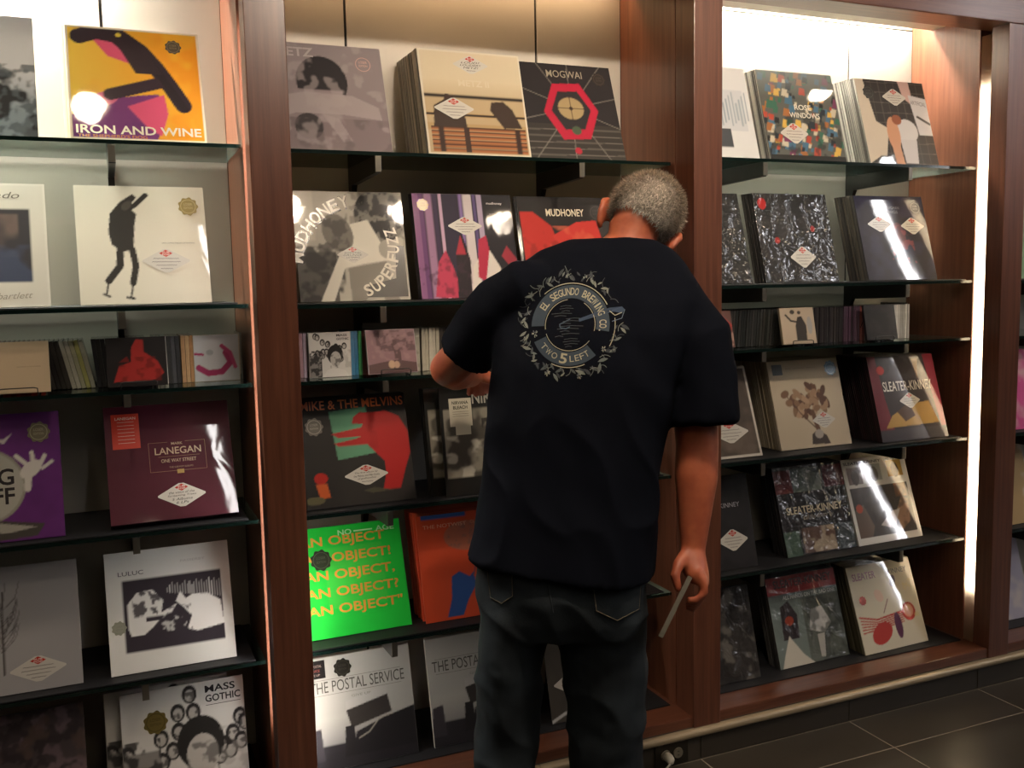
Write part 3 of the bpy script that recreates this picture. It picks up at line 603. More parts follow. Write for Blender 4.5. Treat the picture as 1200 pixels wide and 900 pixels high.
record('M', 2, 1.175, .193, 15.1, 1, 'black album with red paper-like shapes, titled MUDHONEY, behind the man\'s head', A, [('MUDHONEY', .3, .80, .42, .075, 'd8cfb8', .05)], (), [(.86, .84, .09, '231f1e', '3c3532')], m=PRINT_WRAP, behind=4, behind_cols=('1e1a1a', '3a302c'), blabel='record sleeve behind the black and red MUDHONEY album', edge='1c1818')
A = Art('2a2623', 17).poly([(.32, .42), (.28, .86), (.62, .89), (.68, .46)], '5f9a78').poly([(.50, .80), (.56, .84), (.66, .83), (.8, .84), (.92, .78), (1.0, .62), (1.0, .46), (.93, .3), (.86, .12), (.70, .12), (.74, .26), (.74, .38), (.6, .54), (.34, .54), (.3, .57), (.5, .60), (.56, .62), (.34, .62), (.28, .66), (.56, .70), (.58, .73), (.48, .74)], 'b3211f').cloud('8c1a1a', 6, .5, .65, .6, (.5, .5, .7, .66)).ell(.15, .27, .06, .05, 'c8281c').poly([(.1, .22), (.2, .22), (.22, .1), (.13, .09)], 'e0682c').ell(.08, .08, .09, .035, '6a6444').poly([(.52, .13), (.62, .15), (.8, .11), (.6, .10)], '4a4634').border(.012, '1d1a18')
record('M', 4, .484, .160, 18.5, .5, 'black album with a big curved red shape over a green panel', A, [('MIKE & THE MELVINS', .03, .885, .95, .085, 'd8703c', .015)], [(.56, .265, .42, .2, ['The first album by', 'the Melvins and Mike Kunka', 'of godheadSilo'])], [(.135, .735, .085, '6d675c', 'a49c8c')], m=PRINT, behind=6, behind_cols=('24211f', '3a3632', '2c2826'), blabel='record sleeve behind the MIKE & THE MELVINS album', edge='26221f')
def bleach(seed):
    A = Art('1b1a18', seed).rect(.03, .17, .97, .80, '8a8578').cloud('4a463f', 6, .42, .56, .95, (.03, .17, .97, .8)).cloud('c4bfb0', 9, .5, .62, .8, (.03, .17, .6, .55)).cloud('25231f', 10, .5, .6, .9, (.4, .17, .97, .7)).poly([(.62, .62), (.97, .55), (.97, .4), (.8, .44)], 'b5b1a4').line([(.45, .6), (.6, .3), (.75, .2)], .02, 'a09b8e')
    return A
NT = [('NIRVANA', .32, .84, .50, .12, 'a5a196', .02), ('"BLEACH"', .55, .04, .4, .09, '7e7b70', .01)]
NT2 = NT+[]
def _nl(f):
    f.poly([(.09*S, .64*S), (.31*S, .64*S), (.31*S, .90*S), (.09*S, .90*S)], 'c9c2ae'); f.poly([(.14*S, .56*S), (.29*S, .56*S), (.29*S, .65*S), (.14*S, .65*S)], 'c9c2ae')
    f.text('NIRVANA', .12*S, .845*S, .16*S, .03*S, '26241f', .02, 0, -.0003); f.text('BLEACH', .13*S, .80*S, .14*S, .03*S, '26241f', .02, 0, -.0003)
    for k in range(3): f.line([(.12*S, (.775-.02*k)*S), (.28*S, (.775-.02*k)*S)], .0008, '3a362f', -.0003)
record('M', 4, .880, .140, 9, 0, 'black-bordered grey album titled NIRVANA with a pale label, front copy under the man\'s hand', bleach(18), NT, m=PRINT_WRAP, extra=_nl, edge='1b1a18')
record('M', 4, .846, .166, 12, 0, 'black-bordered grey album peeking out behind the front NIRVANA copy', bleach(18), NT, m=PRINT_WRAP, edge='1b1a18', behind=6, behind_cols=('1b1a18', '2a2724'), blabel='record sleeve behind the NIRVANA copies')
A = Art('1fc23c', 20).cloud('28d048', 4, .3, .8, .4).rect(.25, .25, .8, .8, '58c848', .35)
rows = ['"AN OBJECT', '"AN OBJECT!', '"AN OBJECT,', '"AN OBJECT?', '"AN OBJECT"']
OT = [(rows[i], -.02+.02*(i > 0), .80-.155*i, .86+.02*i, .115, 'd8983a', .06) for i in range(5)]
record('M', 5, .468, .190, 19, 1.0, 'bright green album with rows of orange AN OBJECT lettering', A, OT+[('NO', .40, .905, .13, .05, 'b6e8b0', .05, 0, -.0003), ('AGE', .76, .905, .18, .05, 'b6e8b0', .05, 0, -.0003)], (), [(.22, .70, .10, '2a3020', '46503a')], m=PRINT_WRAP, extra=lambda f: f.line([(.55*S, .93*S), (.73*S, .93*S)], .004, 'b6e8b0', -.0003), behind=1, behind_cols=('1ca033', 'c9d2c0'), blabel='record sleeve behind the green NO AGE album', edge='1ca838')
A = Art('cc4a28', 21).cloud('b8482c', 4, .3, .8, .5).ell(.5, .77, .24, .14, 'a8604a').cloud('7a5a54', 26, .6, .64, .6, (.3, .66, .72, .88)).poly([(.22, .03), (.28, .2), (.3, .40), (.38, .44), (.48, .38), (.52, .42), (.54, .3), (.44, .16), (.38, .03)], '2c4f8c').line([(.52, .38), (.58, .58), (.5, .6)], .012, '6c4a58').rect(.72, .18, .98, .5, '2c4f8c').poly([(.8, .5), (.92, .6), (.95, .5)], '2c4f8c').rect(.05, .955, .5, 1, '27508c')
record('M', 5, .820, .180, 14.2, 0, 'orange-red album with blue shapes, titled THE NOTWIST', A, [('THE NOTWIST', .06, .87, .44, .035, 'd89a80', .01), ('CLOSE TO THE GLASS', .54, .88, .44, .03, 'c88468', .005)], [(.9, .44, .36, .2)], m=PRINT, behind=12, behind_cols=('c4482a', 'cf5a3a', 'd8684a', 'b84428'), pitch=.009, blabel='orange record sleeve in the stack behind THE NOTWIST album', edge='c4482a', jx=.004)
def postal(seed):
    A = Art('a9a8a2', seed).grad('c2c1bb', 'v', .5, 1).grad('6d6b70', 'v', .45, .1).rect(.0, 0, 1, .22, '2a282c').poly([(.36, .50), (.75, .58), (.78, .42), (.40, .34)], '35312f').poly([(.36, .5), (.75, .58), (.75, .66), (.36, .58)], 'b2b0ac').poly([(.34, .36), (.42, .36), (.44, .1), (.32, .1)], '242224').poly([(.02, .36), (.12, .38), (.14, .1), (.0, .1)], '38353a').poly([(.44, .3), (.7, .38), (1, .44), (1, .1), (.4, .1)], '242225').line([(.46, .24), (.56, .28), (.66, .38), (.78, .4)], .012, '9a968c')
    return A
def _ps(f):
    f.line([(.08*S, .80*S), (.9*S, .80*S)], .0008, '55534f'); f.line([(.08*S, .665*S), (.9*S, .665*S)], .0008, '55534f')
PT = [('THE POSTAL SERVICE', .05, .685, .88, .10, '56544f', .0), ('GIVE UP', .42, .61, .18, .022, '8a8882')]
record('M', 6, .462, .150, 14, 0, 'grey album titled THE POSTAL SERVICE with a black seal, beside the post', postal(22), PT, (), [(.36, .885, .085, '26241f', '403c34')], m=PRINT_WRAP, extra=lambda f: (_ps(f), f.poly([(.02*S, .82*S), (.2*S, .82*S), (.2*S, .98*S), (.02*S, .98*S)], '1f1c1c'), f.text('THE POSTAL', .04*S, .92*S, .13*S, .022*S, 'b09a90', 0, 0, -.0003), f.text('SERVICE', .05*S, .88*S, .1*S, .022*S, 'b0564c', 0, 0, -.0003), f.text('GIVE UP', .05*S, .845*S, .1*S, .018*S, 'b09a90', 0, 0, -.0003)), behind=1, blabel='record sleeve behind THE POSTAL SERVICE album with the black seal', edge='a9a8a2')
record('M', 6, .826, .150, 14, 0, 'grey album titled THE POSTAL SERVICE, the plain copy partly behind the man\'s leg', postal(23), PT, m=PRINT_WRAP, extra=_ps, behind=2, blabel='record sleeve behind the plain THE POSTAL SERVICE album', edge='a9a8a2')
A = Art('3d3934', 24).cloud('4f4a43', 4, .3, .7, .7).ell(.42, .1, .22, .06, '98a0a8', .3).line([(.0, .02), (.15, .08), (.3, .1)], .03, 'c4c4c2')
record('M', 6, 1.205, .138, 14.3, 0, 'dark glossy album with a diamond sticker seen between the man\'s legs', A, (), [(.26, .36, .42, .24)], m=PRINT_WRAP, behind=0, behind_cols=('3a3632',), blabel='record sleeve behind the dark album between the man\'s legs', edge='3a3632')

# ---- right bay
A = Art('d8dada', 30).rect(.2, .3, .92, .75, 'c8ccd0')
for k in range(12): A.line([(.5+.04*k, .36+.03*(k % 3)), (.5+.04*k, .6+.04*(k % 4))], .018, '9aa8b0')
A.rect(.5, .12, .7, .32, '4a4e52')
record('R', 1, 1.664, .142, 17, 0, 'white album with pale blue-grey stripes beside the ROSE WINDOWS album', A, m=PRINT_WRAP, behind=1, behind_cols=('d6d4d0',), blabel='record sleeve behind the white striped album', edge='d8d6d2')
A = Art('5d5f58', 31).cells(['b84c38', 'd8b050', '3c6c58', '28323a', 'c9c0a8', '7a3c5c', '4a708a', '262626', 'a86c3c'], 13).rect(0, 0, 1, .06, '2a2824').cloud('262a2a', 9, .52, .6, .6, (0, 0, 1, .5)).grad('aeb6b6', 'v', .7, 1, .5)
record('R', 1, 2.022, .142, 16, 0, 'busy multicoloured mosaic album titled ROSE WINDOWS with a diamond sticker', A, [('ROSE', .42, .57, .22, .06, 'd8d4c4', .02), ('WINDOWS', .34, .48, .4, .06, 'd8d4c4', .02)], [(.36, .30, .38, .25)], m=PRINT_WRAP, behind=13, behind_cols=('6c6a62', '4a4944', '8a877c'), blabel='record sleeve in the stack behind the ROSE WINDOWS album', edge='55544e')
A = Art('3a3634', 32)
for k in range(9): A.line([(0, .12*k), (1, .12*k+.02)], .006, '6a645e').line([(.11*k, 0), (.11*k, 1)], .006, '5c5650')
A.poly([(0, 1), (.12, 1), (.2, .5), (.36, .42), (.26, .1), (.18, .1), (0, .0)], 'd8cbb8').poly([(.62, 1), (.78, 1), (.8, .7), (.66, .8)], 'c9a8a0').poly([(.74, .84), (1, .8), (1, .36), (.8, .36)], 'c9c8cc').ell(.62, .40, .16, .14, 'd2d0d0').poly([(.5, .3), (.74, .3), (.7, .02), (.52, .02)], 'cbc8ca').ell(.42, .36, .09, .2, 'd09a78').ell(.50, .53, .07, .06, '9c5c40').poly([(.36, .24), (.48, .24), (.5, 0), (.38, 0)], 'd09a78').line([(.82, .58), (.98, .5)], .03, '3a3634')
record('R', 1, 2.44, .142, 16.5, 0, 'album of pale and flesh-toned shapes over dark tile lines with a diamond sticker', A, [('ARTIFICIAL', .76, .73, .22, .05, '6a646c', 0, -.1)], [(.53, .80, .36, .22)], [(.17, .84, .085, '3a3a38', '55544e')], m=PRINT_WRAP, behind=21, behind_cols=('6a6862', '8a8880', '55534e', '9c998e'), blabel='record sleeve in the stack behind the flesh-toned shapes album', edge='8a8880')
A = Art('1a1918', 33).cloud('2c2a28', 7, .4, .7, .8)
record('R', 2, 1.668, .179, 17, 0, 'plain black album in crinkled wrap next to the post', A, m=PRINT_BAG, behind=2, behind_cols=('1c1a19',), blabel='record sleeve behind the plain black crinkled album', edge='1c1a19')
A = Art('1d1b1a', 34).cloud('2e2b29', 6, .4, .7, .8).ell(.11, .88, .055, .065, 'a8201c').ell(.24, .47, .035, .035, '9a2420').ell(.74, .60, .03, .035, '9a2420')
record('R', 2, 2.044, .19, 14.8, .4, 'black album in shiny crinkled wrap with small red dots', A, (), [(.55, .28, .36, .26)], m=PRINT_BAG, behind=11, behind_cols=('1c1a19', '332e2a', '262321'), blabel='record sleeve in the dark stack behind the crinkled album with red dots', edge='211e1d')
A = Art('252430', 35).cloud('30304a', 5, .4, .7, .7).ell(.55, .52, .1, .16, '5a3038').cloud('8a4048', 16, .55, .62, .7, (.4, .2, .75, .65))
record('R', 2, 2.468, .168, 16.4, -1.1, 'navy album with two diamond stickers and a grey seal', A, [('THE AFGHAN', .36, .84, .27, .035, '7c7c86'), ('WHIGS', .4, .79, .2, .035, '7c7c86')], [(.3, .66, .36, .2), (.78, .64, .36, .22)], [(.87, .86, .085, '44464c', '84868c')], m=PRINT_WRAP, behind=19, behind_cols=('1e1b1a', '35302c', '2a2624', '40382f'), blabel='record sleeve in the dark stack behind the navy album', edge='23212a')
A = Art('4c4138', 36).cloud('6a5c50', 5, .4, .7, .8).poly([(.1, .5), (.5, .7), (.66, .5), (.5, .36), (.2, .34)], 'a39a90').poly([(.4, .66), (.6, .9), (.7, .6)], 'b8b0a6').border(.03, 'c9c2b6')
record('R', 4, 1.702, .165, 20, 0, 'brown-grey album with a white border standing by the man\'s right sleeve', A, (), [(.64, .28, .5, .26)], m=PRINT_WRAP, behind=2, behind_cols=('c4bdae', 'aaa394'), blabel='record sleeve behind the white-bordered brown-grey album', edge='c4bdb0')
A = Art('c3b49c', 37).grad('cdbfa8', 'v', .2, 1, .6)
for k in range(46):
    r_ = A.rng; t_ = r_.rand()*2*PI; q = r_.rand()**.6; u, v = .52+.29*q*math.cos(t_), .54+.19*q*math.sin(t_); A.ell(u, v, .05*(.6+r_.rand()), .035, ['8a6a50', 'a58468', '6a4a38', 'b8977a', '5a3c2e'][r_.randint(5)], r_.rand()*3)
A.line([(.2, .6), (.35, .4), (.55, .2)], .012, '5a4030').ell(.18, .62, .06, .04, '7a5a44', .4).ell(.22, .52, .05, .04, '8a6a50').line([(.52, .4), (.56, .2)], .06, '6a4c3a').poly([(.44, .04), (.46, .15), (.54, .2), (.66, .13), (.7, .03)], '443a36').ell(.56, .15, .06, .05, 'a8a098')
def _fl(f):
    f.poly([(.06*S, .84*S), (.2*S, .84*S), (.2*S, .96*S), (.06*S, .96*S)], '35383a')
record('R', 4, 2.119, .195, 16.4, .8, 'cream album with a brown bouquet-like cluster, a blue seal and a small dark square', A, [('father john misty  i love you', .25, .9, .42, .016, '8a7c68')], [(.66, .30, .34, .2)], [(.885, .885, .09, '5a88a8', 'a8c8d8')], m=PRINT, extra=_fl, behind=32, behind_cols=('b8ab94', 'c4b8a2', 'a5987f', 'b0a48e', '96896f'), pitch=.0047, blabel='cream record sleeve in the thick stack behind the brown bouquet album', edge='c4b69e')
A = Art('26202a', 38).poly([(0, 0), (0, 1), (.12, 1), (.16, .5), (.24, 0)], '6a1a2e').poly([(.84, 1), (1, 1), (1, 0), (.94, .0), (.88, .5)], '8a1c38').poly([(.22, .3), (.5, .42), (.8, .44), (.9, .18), (.1, .16)], 'b08c4c').poly([(.3, .34), (.5, .44), (.56, .28), (.4, .22)], '4a3024').rect(0, 0, 1, .14, '35323c').cloud('3c3844', 8, .5, .6, .7, (.16, .6, .84, 1)).poly([(.66, .95), (.7, .7), (.76, .95)], '7a5c3c').ell(.17, .83, .055, .05, 'b02a28')
record('R', 4, 2.528, .150, 16.9, -.5, 'dark album with crimson curtain shapes and gold floor, titled SLEATER-KINNEY', A, [('SLEATER-KINNEY', .16, .58, .74, .115, 'd2ccc4', .01)], [(.52, .46, .32, .2)], m=PRINT_WRAP, t=.0062, behind=20, behind_cols=('2c1c20', '3a1e26', '221a1c'), pitch=.0072, blabel='dark record sleeve in the boxed stack behind the crimson curtain album', edge='331c22', jx=.0008)
A = Art('211f20', 39).cloud('2c2a2c', 5, .4, .7, .7)
record('R', 5, 1.684, .162, 13.2, 0, 'plain black album titled SLEATER-KINNEY with a diamond sticker, next to the post', A, [('SLEATER-KINNEY', .3, .66, .56, .05, '97949a', .005)], [(.72, .31, .4, .25)], m=PRINT_WRAP, behind=2, behind_cols=('1e1c1c',), blabel='record sleeve behind the plain black SLEATER-KINNEY album', edge='1f1d1d')
A = Art('1f1c1d', 40).rect(.0, .7, .24, .96, '6a2420').rect(.26, .7, .66, .97, '55605c').cloud('8a948e', 9, .5, .6, .8, (.26, .7, .66, .97)).rect(.7, .72, 1, .97, '5a1c24').rect(0, 0, .22, .28, '44584c').rect(.26, .02, .72, .3, '5c463c').cloud('a89880', 9, .5, .6, .8, (.26, .02, .72, .3)).rect(.75, .0, 1, .3, '3c4448')
record('R', 5, 2.142, .185, 17.5, .6, 'dark album of small photo blocks titled SLEATER-KINNEY', A, [('SLEATER-KINNEY', .1, .46, .8, .085, 'c4b698', .02), ('call the doctor', .32, .39, .36, .05, '9a9080', 0, .02, 0, .3)], (), m=PRINT_BAG, behind=14, behind_cols=('1c1a1a', '2a2626'), blabel='record sleeve in the stack behind the small photo blocks album', edge='1f1c1d')
A = Art('d6d6d4', 41).rect(.06, .70, .28, .9, '7a6c6c').ell(.17, .78, .06, .09, '3a3030').rect(.36, .72, .58, .92, '9aa0a0').ell(.47, .8, .06, .09, '54504c').rect(.68, .74, .92, .94, 'b08c34').ell(.80, .82, .06, .09, '3c2c24').rect(.05, .08, .94, .66, '2a262c').poly([(.05, .08), (.05, .4), (.2, .46), (.3, .2), (.24, .08)], '5a4a44').ell(.13, .42, .05, .05, 'a83c24').poly([(.66, .3), (.8, .5), (.9, .46), (.86, .2), (.7, .1)], '8a6a58').rect(.72, .5, .9, .66, '7a4a2c').poly([(.4, .2), (.6, .34), (.74, .36), (.6, .14)], 'b8b0b0').cloud('1c1a1e', 9, .55, .65, .6, (.2, .1, .9, .66))
record('R', 5, 2.462, .185, 19.2, 1.4, 'white album with three small pictures over a dark photo, titled SLEATER-KINNEY', A, [('SLEATER-KINNEY', .03, .935, .58, .035, '3a3a44', .02), ('DIG ME OUT', .66, .945, .3, .028, '4a4a54', .015)], m=PRINT_WRAP, behind=2, behind_cols=('c9c9c6',), blabel='record sleeve behind the white three-picture album', edge='d2d2d0')
A = Art('34312f', 42).cloud('6a6660', 8, .5, .62, .8).cloud('1f1d1c', 6, .5, .6, .7)
record('R', 6, 1.690, .150, 15, 0, 'dark grey album in crinkled bag on the base ledge by the post', A, m=PRINT_BAG, behind=2, behind_cols=('2c2a28',), blabel='record sleeve behind the dark grey bagged album', edge='2f2c2a')
A = Art('74807c', 43).rect(0, .80, 1, 1, '9c2a28').rect(.45, 0, 1, .72, '5a6058').poly([(.12, .3), (.14, .66), (.26, .72), (.36, .56), (.34, .3)], '332c2e').ell(.24, .5, .06, .05, 'a04028').poly([(.1, .14), (.2, .34), (.36, .12), (.5, .0), (.04, .0)], 'cfcabc').poly([(.5, .36), (.56, .58), (.72, .6), (.82, .4), (.7, .3)], 'c9c9c6').cloud('3c403c', 7, .5, .62, .7, (.5, 0, 1, .72)).poly([(.6, .3), (.7, .3), (.66, .04), (.6, .05)], 'b4b2ac').rect(0, .72, 1, .8, '6c7672')
record('R', 6, 2.100, .165, 17, 1.2, 'grey-green album with a red top band in a loose bag, titled SLEATER-KINNEY', A, [('SLEATER-KINNEY', .1, .87, .84, .09, '3a2024', .03), ('ALL HANDS ON THE BAD ONE', .2, .735, .76, .045, 'd0d4d0', .015)], m=PRINT_BAG, behind=12, behind_cols=('3a3836', '4a4846'), blabel='record sleeve in the stack behind the red-banded album', edge='4c4a46')
A = Art('d9d3c0', 44).ell(.33, .2, .17, .11, 'b8403c', .4).line([(.04, .42), (.3, .36), (.72, .40)], .02, 'b8403c')
for k in range(5): A.line([(.05, .38-.035*k), (.3, .33-.02*k), (.7, .38-.025*k)], .014, 'b8403c')
A.ell(.80, .38, .105, .105, 'b84038').ell(.80, .39, .075, .075, 'dca088').ell(.80, .39, .05, .055, 'e0b09c').ell(.60, .25, .055, .15, '5c3050').ell(.66, .76, .045, .07, '5c5470', -.3).line([(.42, .42), (.52, .56)], .012, '7a4a50').ell(.4, .62, .06, .08, 'e0c4b4', .6).cloud('e0d090', 12, .6, .64, .5, (.8, .3, .95, .75))
record('R', 6, 2.455, .135, 19.9, 2.0, 'cream album with red and purple painted shapes, titled SLEATER-KINNEY', A, [('SLEATER', .06, .83, .36, .085, '9c7088', .02), ('KINNEY', .62, .84, .3, .06, '8a8a90', .01)], (), [(.14, .60, .055, 'c04430', '8a2a20')], m=PRINT_WRAP, behind=15, behind_cols=('57523f', '6c6652', '47432f'), blabel='record sleeve in the stack behind the cream album with red shapes', edge='cfc8b4')
# ---- bay past the light strip
for s_, col, nm, x_ in ((1, '8a8a88', 'grey', 3.02), (2, '6c8a6c', 'grey-green', 3.02), (4, 'c8508c', 'hot pink', 3.03), (5, 'b09468', 'tan', 3.025), (6, 'a8a4b4', 'pale lavender', 3.02)):
    A = Art(col, 60+s_).cloud('d0c8bc', 5, .5, .7, .5)
    record('F', s_, x_, .165, 15, 0, nm+' album past the post of the light strip', A, m=PRINT_WRAP, edge=col)

# ------------------------------------------------------------------ compact discs
CW, CH, CT = .0102, .125, .142
CDM = {}
def cd_spine(col):
    if col not in CDM:
        bm = bmesh.new(); bm_box(bm, 0, CW, 0, CT, 0, CH); bmesh.ops.bevel(bm, geom=bm.edges[:], offset=.0008, segments=1, affect='EDGES')
        CDM[col] = finish(bm, 'cd_case', mat('cd_'+col, col, .35, coat=.9, var=.25, scale=90))
    return CDM[col]
def cd_row(bay, x, y, cols, tilt, label, n=None, dz=0):
    z = ztop(bay, 3)+.0004; r = random.Random(int(x*1000)); th = math.radians(tilt)
    for i in range(n or len(cols)):
        o = obj('cd_case', cd_spine(cols[i % len(cols)] if n is None else cols[int(r.random()*len(cols))]))
        o.location = (x, y+r.uniform(-.002, .002), z+(CW*math.sin(-th) if th < 0 else 0)); o.rotation_euler = (0, -th, 0)      # positive tilt leans the top to the left
        tag(o, label, 'CD', label); x += (CW+.0007)/math.cos(th)
    return x
def cd_face(bay, x, y, lean, label, art, texts=(), yaw=0, spine='2a2826', dz=0, extra=None, w=.142):
    o = obj('cd_case', SLEEVE.get(('cd', spine)) or box_me('cd_case', 0, w, 0, .0102, 0, .125, mat('cdcase_'+spine, spine, .3, coat=1), .0008))
    SLEEVE[('cd', spine)] = o.data
    th = math.radians(lean); place(o, x, y, ztop(bay, 3)+dz+.0102*math.sin(th)+.0004, lean, yaw); tag(o, label, 'CD')
    me = art_mesh(art, w-.002, .124, PRINT_WRAP); c = obj('cover_print', me, o); c.location = (.001, 0, .0005)
    if texts or extra:
        f = Flat()
        for a in texts: f.text(a[0], a[1]*w, a[2]*.125, a[3]*w, a[4]*.125, *a[5:])
        if extra: extra(f)
        obj('lettering', f.mesh('lettering', INK), o).location = (0, -.0008, 0)
    return o
def easel(bay, x, y, label, w=.085, lean=12):
    """black wire easel for one CD: two front hooks, a back frame"""
    z = ztop(bay, 3)+.0016; bm = bmesh.new(); R_ = .0015; th = math.radians(lean)
    a, b = x-w/2, x+w/2
    bm_tube(bm, [(a, y+.03, z), (a, y-.010, z), (a, y-.014, z+.006), (a, y-.013, z+.015), (a+.008, y-.012, z+.017), (b-.008, y-.012, z+.017), (b, y-.013, z+.015), (b, y-.014, z+.006), (b, y-.010, z), (b, y+.03, z)], R_, 6)
    for xx in (a, b):
        bm_tube(bm, [(xx, y+.03, z), (xx, y+.028, z+.006), (xx, y+.032+.07*math.tan(th), z+.075)], R_, 6)
        bm_tube(bm, [(xx, y+.032+.07*math.tan(th), z+.075), (xx, y+.085, z)], R_, 6)
    bm_tube(bm, [(a, y+.032+.07*math.tan(th), z+.075), (b, y+.032+.07*math.tan(th), z+.075)], R_, 6)
    me = finish(bm, 'wire_easel', WIRE, True)
    me.transform(Matrix.Translation((-x, -y, -z))); o = obj('wire_easel', me); o.location = (x, y, z); tag(o, label, 'stand', 'black wire CD easels')
# left bay row
YR = .235
x = cd_row('L', -.33, YR, ['a82820', 'b03024', '8a2018'], 12, 'CD case with a red spine in the leaning group behind the cream CD', 17)
x = cd_row('L', x+.003, YR, ['2a2726', '35302c'], 12, 'CD case with a dark spine between the red and the pale grey-yellow spines', 5)
x = cd_row('L', x+.001, YR, ['a9a79a', 'b5b3a6', 'aaa88c', 'b0ae6a', 'a2a090'], 12, 'CD case with a pale grey-yellow spine leaning in the row')
x = cd_row('L', x+.004, YR, ['2c2a2c', '33302f', '262426'], 5, 'CD case with a dark spine between the pale spines and the red CD', 12)
x = cd_row('L', .118, YR, ['b5b1a6', '8f8a80', 'c2beb2', '3a3a3a', '55565a', '3c3c3e'], 1, 'CD case with a white or grey spine right beside the red CD')
x = cd_row('L', x+.001, YR, ['b8936a', 'c0a078', 'b48a60'], 0, 'CD case with a tan spine next to the white CD with pink swirls')
A = Art('c9cfd4', 70, 48).line([(.1, .3), (.3, .18), (.6, .2), (.8, .4), (.7, .6)], .13, 'a83a68').line([(.62, .75), (.8, .6), (.9, .3)], .09, 'b84a74').line([(.0, .6), (.2, .58)], .05, 'a83a68').ell(.35, .62, .08, .06, 'a8b0b8')
cd_face('L', .2155, YR, 0, 'white CD with magenta swirls at the end of the row beside the tan spines', A, spine='c9c4b0', w=.142 if False else .118)
bk = obj('bookend', box_me('bookend', 0, .004, 0, .12, 0, .128, mat('grey_acrylic', '7d7f7c', .15, coat=1), .001)); bk.location = (.3365, YR, ztop('L', 3)+.0004); tag(bk, 'clear grey bookend closing the CD row beside the magenta swirl CD', 'bookend')
A = Art('1f1b1c', 71, 56).poly([(.1, .1), (.2, .42), (.4, .5), (.42, .8), (.5, .96), (.62, .94), (.62, .7), (.85, .5), (.95, .25), (.8, .12)], 'a82c28').poly([(.2, .5), (.34, .62), (.38, .5)], '7a1f1e').cloud('6c1818', 7, .5, .65, .7, (.1, .1, .9, .6))
cd_face('L', .002, .158, 10, 'black and red CD standing on a wire easel in the left CD row', A, spine='1f1c1c', dz=.0035)
easel('L', .075, .158, 'black wire easel under the black and red CD')
A = Art('c9b496', 72, 48).line([(.0, .9), (.1, .7), (.05, .3)], .09, '2a2622').ell(.08, .85, .08, .1, '2a2622')
cd_face('L', -.268, .150, 10, 'cream CD standing on a wire easel before the red spines', A, [('SARA LOWES', .5, .5, .36, .018, '8a7a64')], spine='c4b092', dz=.0035)
easel('L', -.197, .150, 'black wire easel under the cream CD')
# middle bay row
x = cd_row('M', .458, .215, ['8a6a78', 'a07c90', '7c5c6c', 'b0909c', 'b8a8bc'], 0, 'CD case with a pinkish spine beside the post and the grey portrait CD')
cd_face('M', .513, .198, 0, 'black and white CD titled MASS GOTHIC in the middle CD row', gothic(73), [('MASS', .66, .9, .25, .05, '26242a', .03), ('GOTHIC', .66, .82, .29, .05, '26242a', .03)], spine='a8a8a4', w=.118)
x = cd_row('M', .634, .215, ['4a88b0', '3c7aa0', '3c8a54', '55302c', '6a2c28', '3c2a26', '5c2c2a'], 0, 'CD case with a coloured spine beside the MASS GOTHIC CD')
A = Art('bcb8aa', 74, 48).rect(.0, .0, 1, .8, 'a5a294').cloud('8a877a', 7, .5, .6, .7)
cd_face('M', .700, .232, 0, 'pale CD standing right behind the purple CD', A, [('DEERHOOF', .06, .86, .5, .09, 'dcd8cc', .04)], spine='b5b2a6')
A = Art('8a6a6e', 75, 56).poly([(0, 0), (1, 0), (1, .22), (.6, .3), (.3, .26), (0, .2)], '5a4242').line([(.62, .1), (.62, .45), (.55, .7)], .13, '5c4446').cloud('5c4446', 9, .42, .54, .8, (.2, .5, 1, 1)).cloud('9c7a7c', 10, .5, .62, .6, (.1, .3, .9, .9)).ell(.48, .2, .07, .09, 'c0a084').ell(.58, .19, .06, .08, 'b89880')
cd_face('M', .668, .152, 14, 'purple-brown CD on a wire easel in the middle CD row', A, spine='b09aa0', dz=.0035)
easel('M', .742, .152, 'black wire easel under the purple-brown CD', lean=14)
x = cd_row('M', .846, .225, ['b0aa98', 'bdb7a6', 'a59f8e', 'c2bcab'], 0, 'CD case with a cream spine next to the pale CD', 5)
x = cd_row('M', x, .225, ['2c2826', '38332f'], 0, 'CD case with a dark spine between two groups of cream spines', 4)
x = cd_row('M', x, .225, ['b8b09c', 'a8a290', 'c0b8a4'], 0, 'CD case with a cream spine beside the man\'s left elbow', 5)
x = cd_row('M', x, .225, ['33302c', '6a645a', '24221f', '8a8476'], 0, 'CD case of mixed dark spines hidden behind the man\'s left arm', 10)
# right bay row
x = cd_row('R', 1.745, .225, ['2a2c2a', '1f2220', '3a3c3a', '333230'], -4, 'CD case with a dark spine behind the cream CD with the figure shape', 46)
x = cd_row('R', x+.008, .225, ['2a2626', '241f20', '35302e'], 0, 'CD case with a near-black spine between the two wire easels', 14)
x = cd_row('R', x, .225, ['5a4458', '4a3848', '6a5264', '30282e'], 0, 'CD case with a purplish spine beside the black CD on its easel', 7)
x = cd_row('R', x+.001, .225, ['a85c54', 'c0b4a4', '8a4c48', 'b0a494'], 0, 'CD case with a red or cream spine behind the black CD', 5)
x = cd_row('R', x+.001, .225, ['302e30', '262428'], 0, 'CD case with a dark spine hidden behind the black CD', 8)
x = cd_row('R', x+.001, .225, ['c9cacb', 'd4d5d4', 'bfc0c2', 'd0d0d0', 'a8a9ac'], 0, 'CD case with a bright white spine beside the grey bookend', 8)
bk = obj('bookend', box_me('bookend', 0, .004, 0, .13, 0, .13, MATS['grey_acrylic'], .001)); bk.location = (x+.001, .24, ztop('R', 3)+.0004); tag(bk, 'grey bookend after the bright white CD spines', 'bookend')
A = Art('6a4a44', 76, 40).poly([(.2, .3), (.7, .9), (1, .6), (.8, .1)], 'a83a34').cloud('c09a8a', 8, .5, .62, .7, (.2, 0, 1, .4))
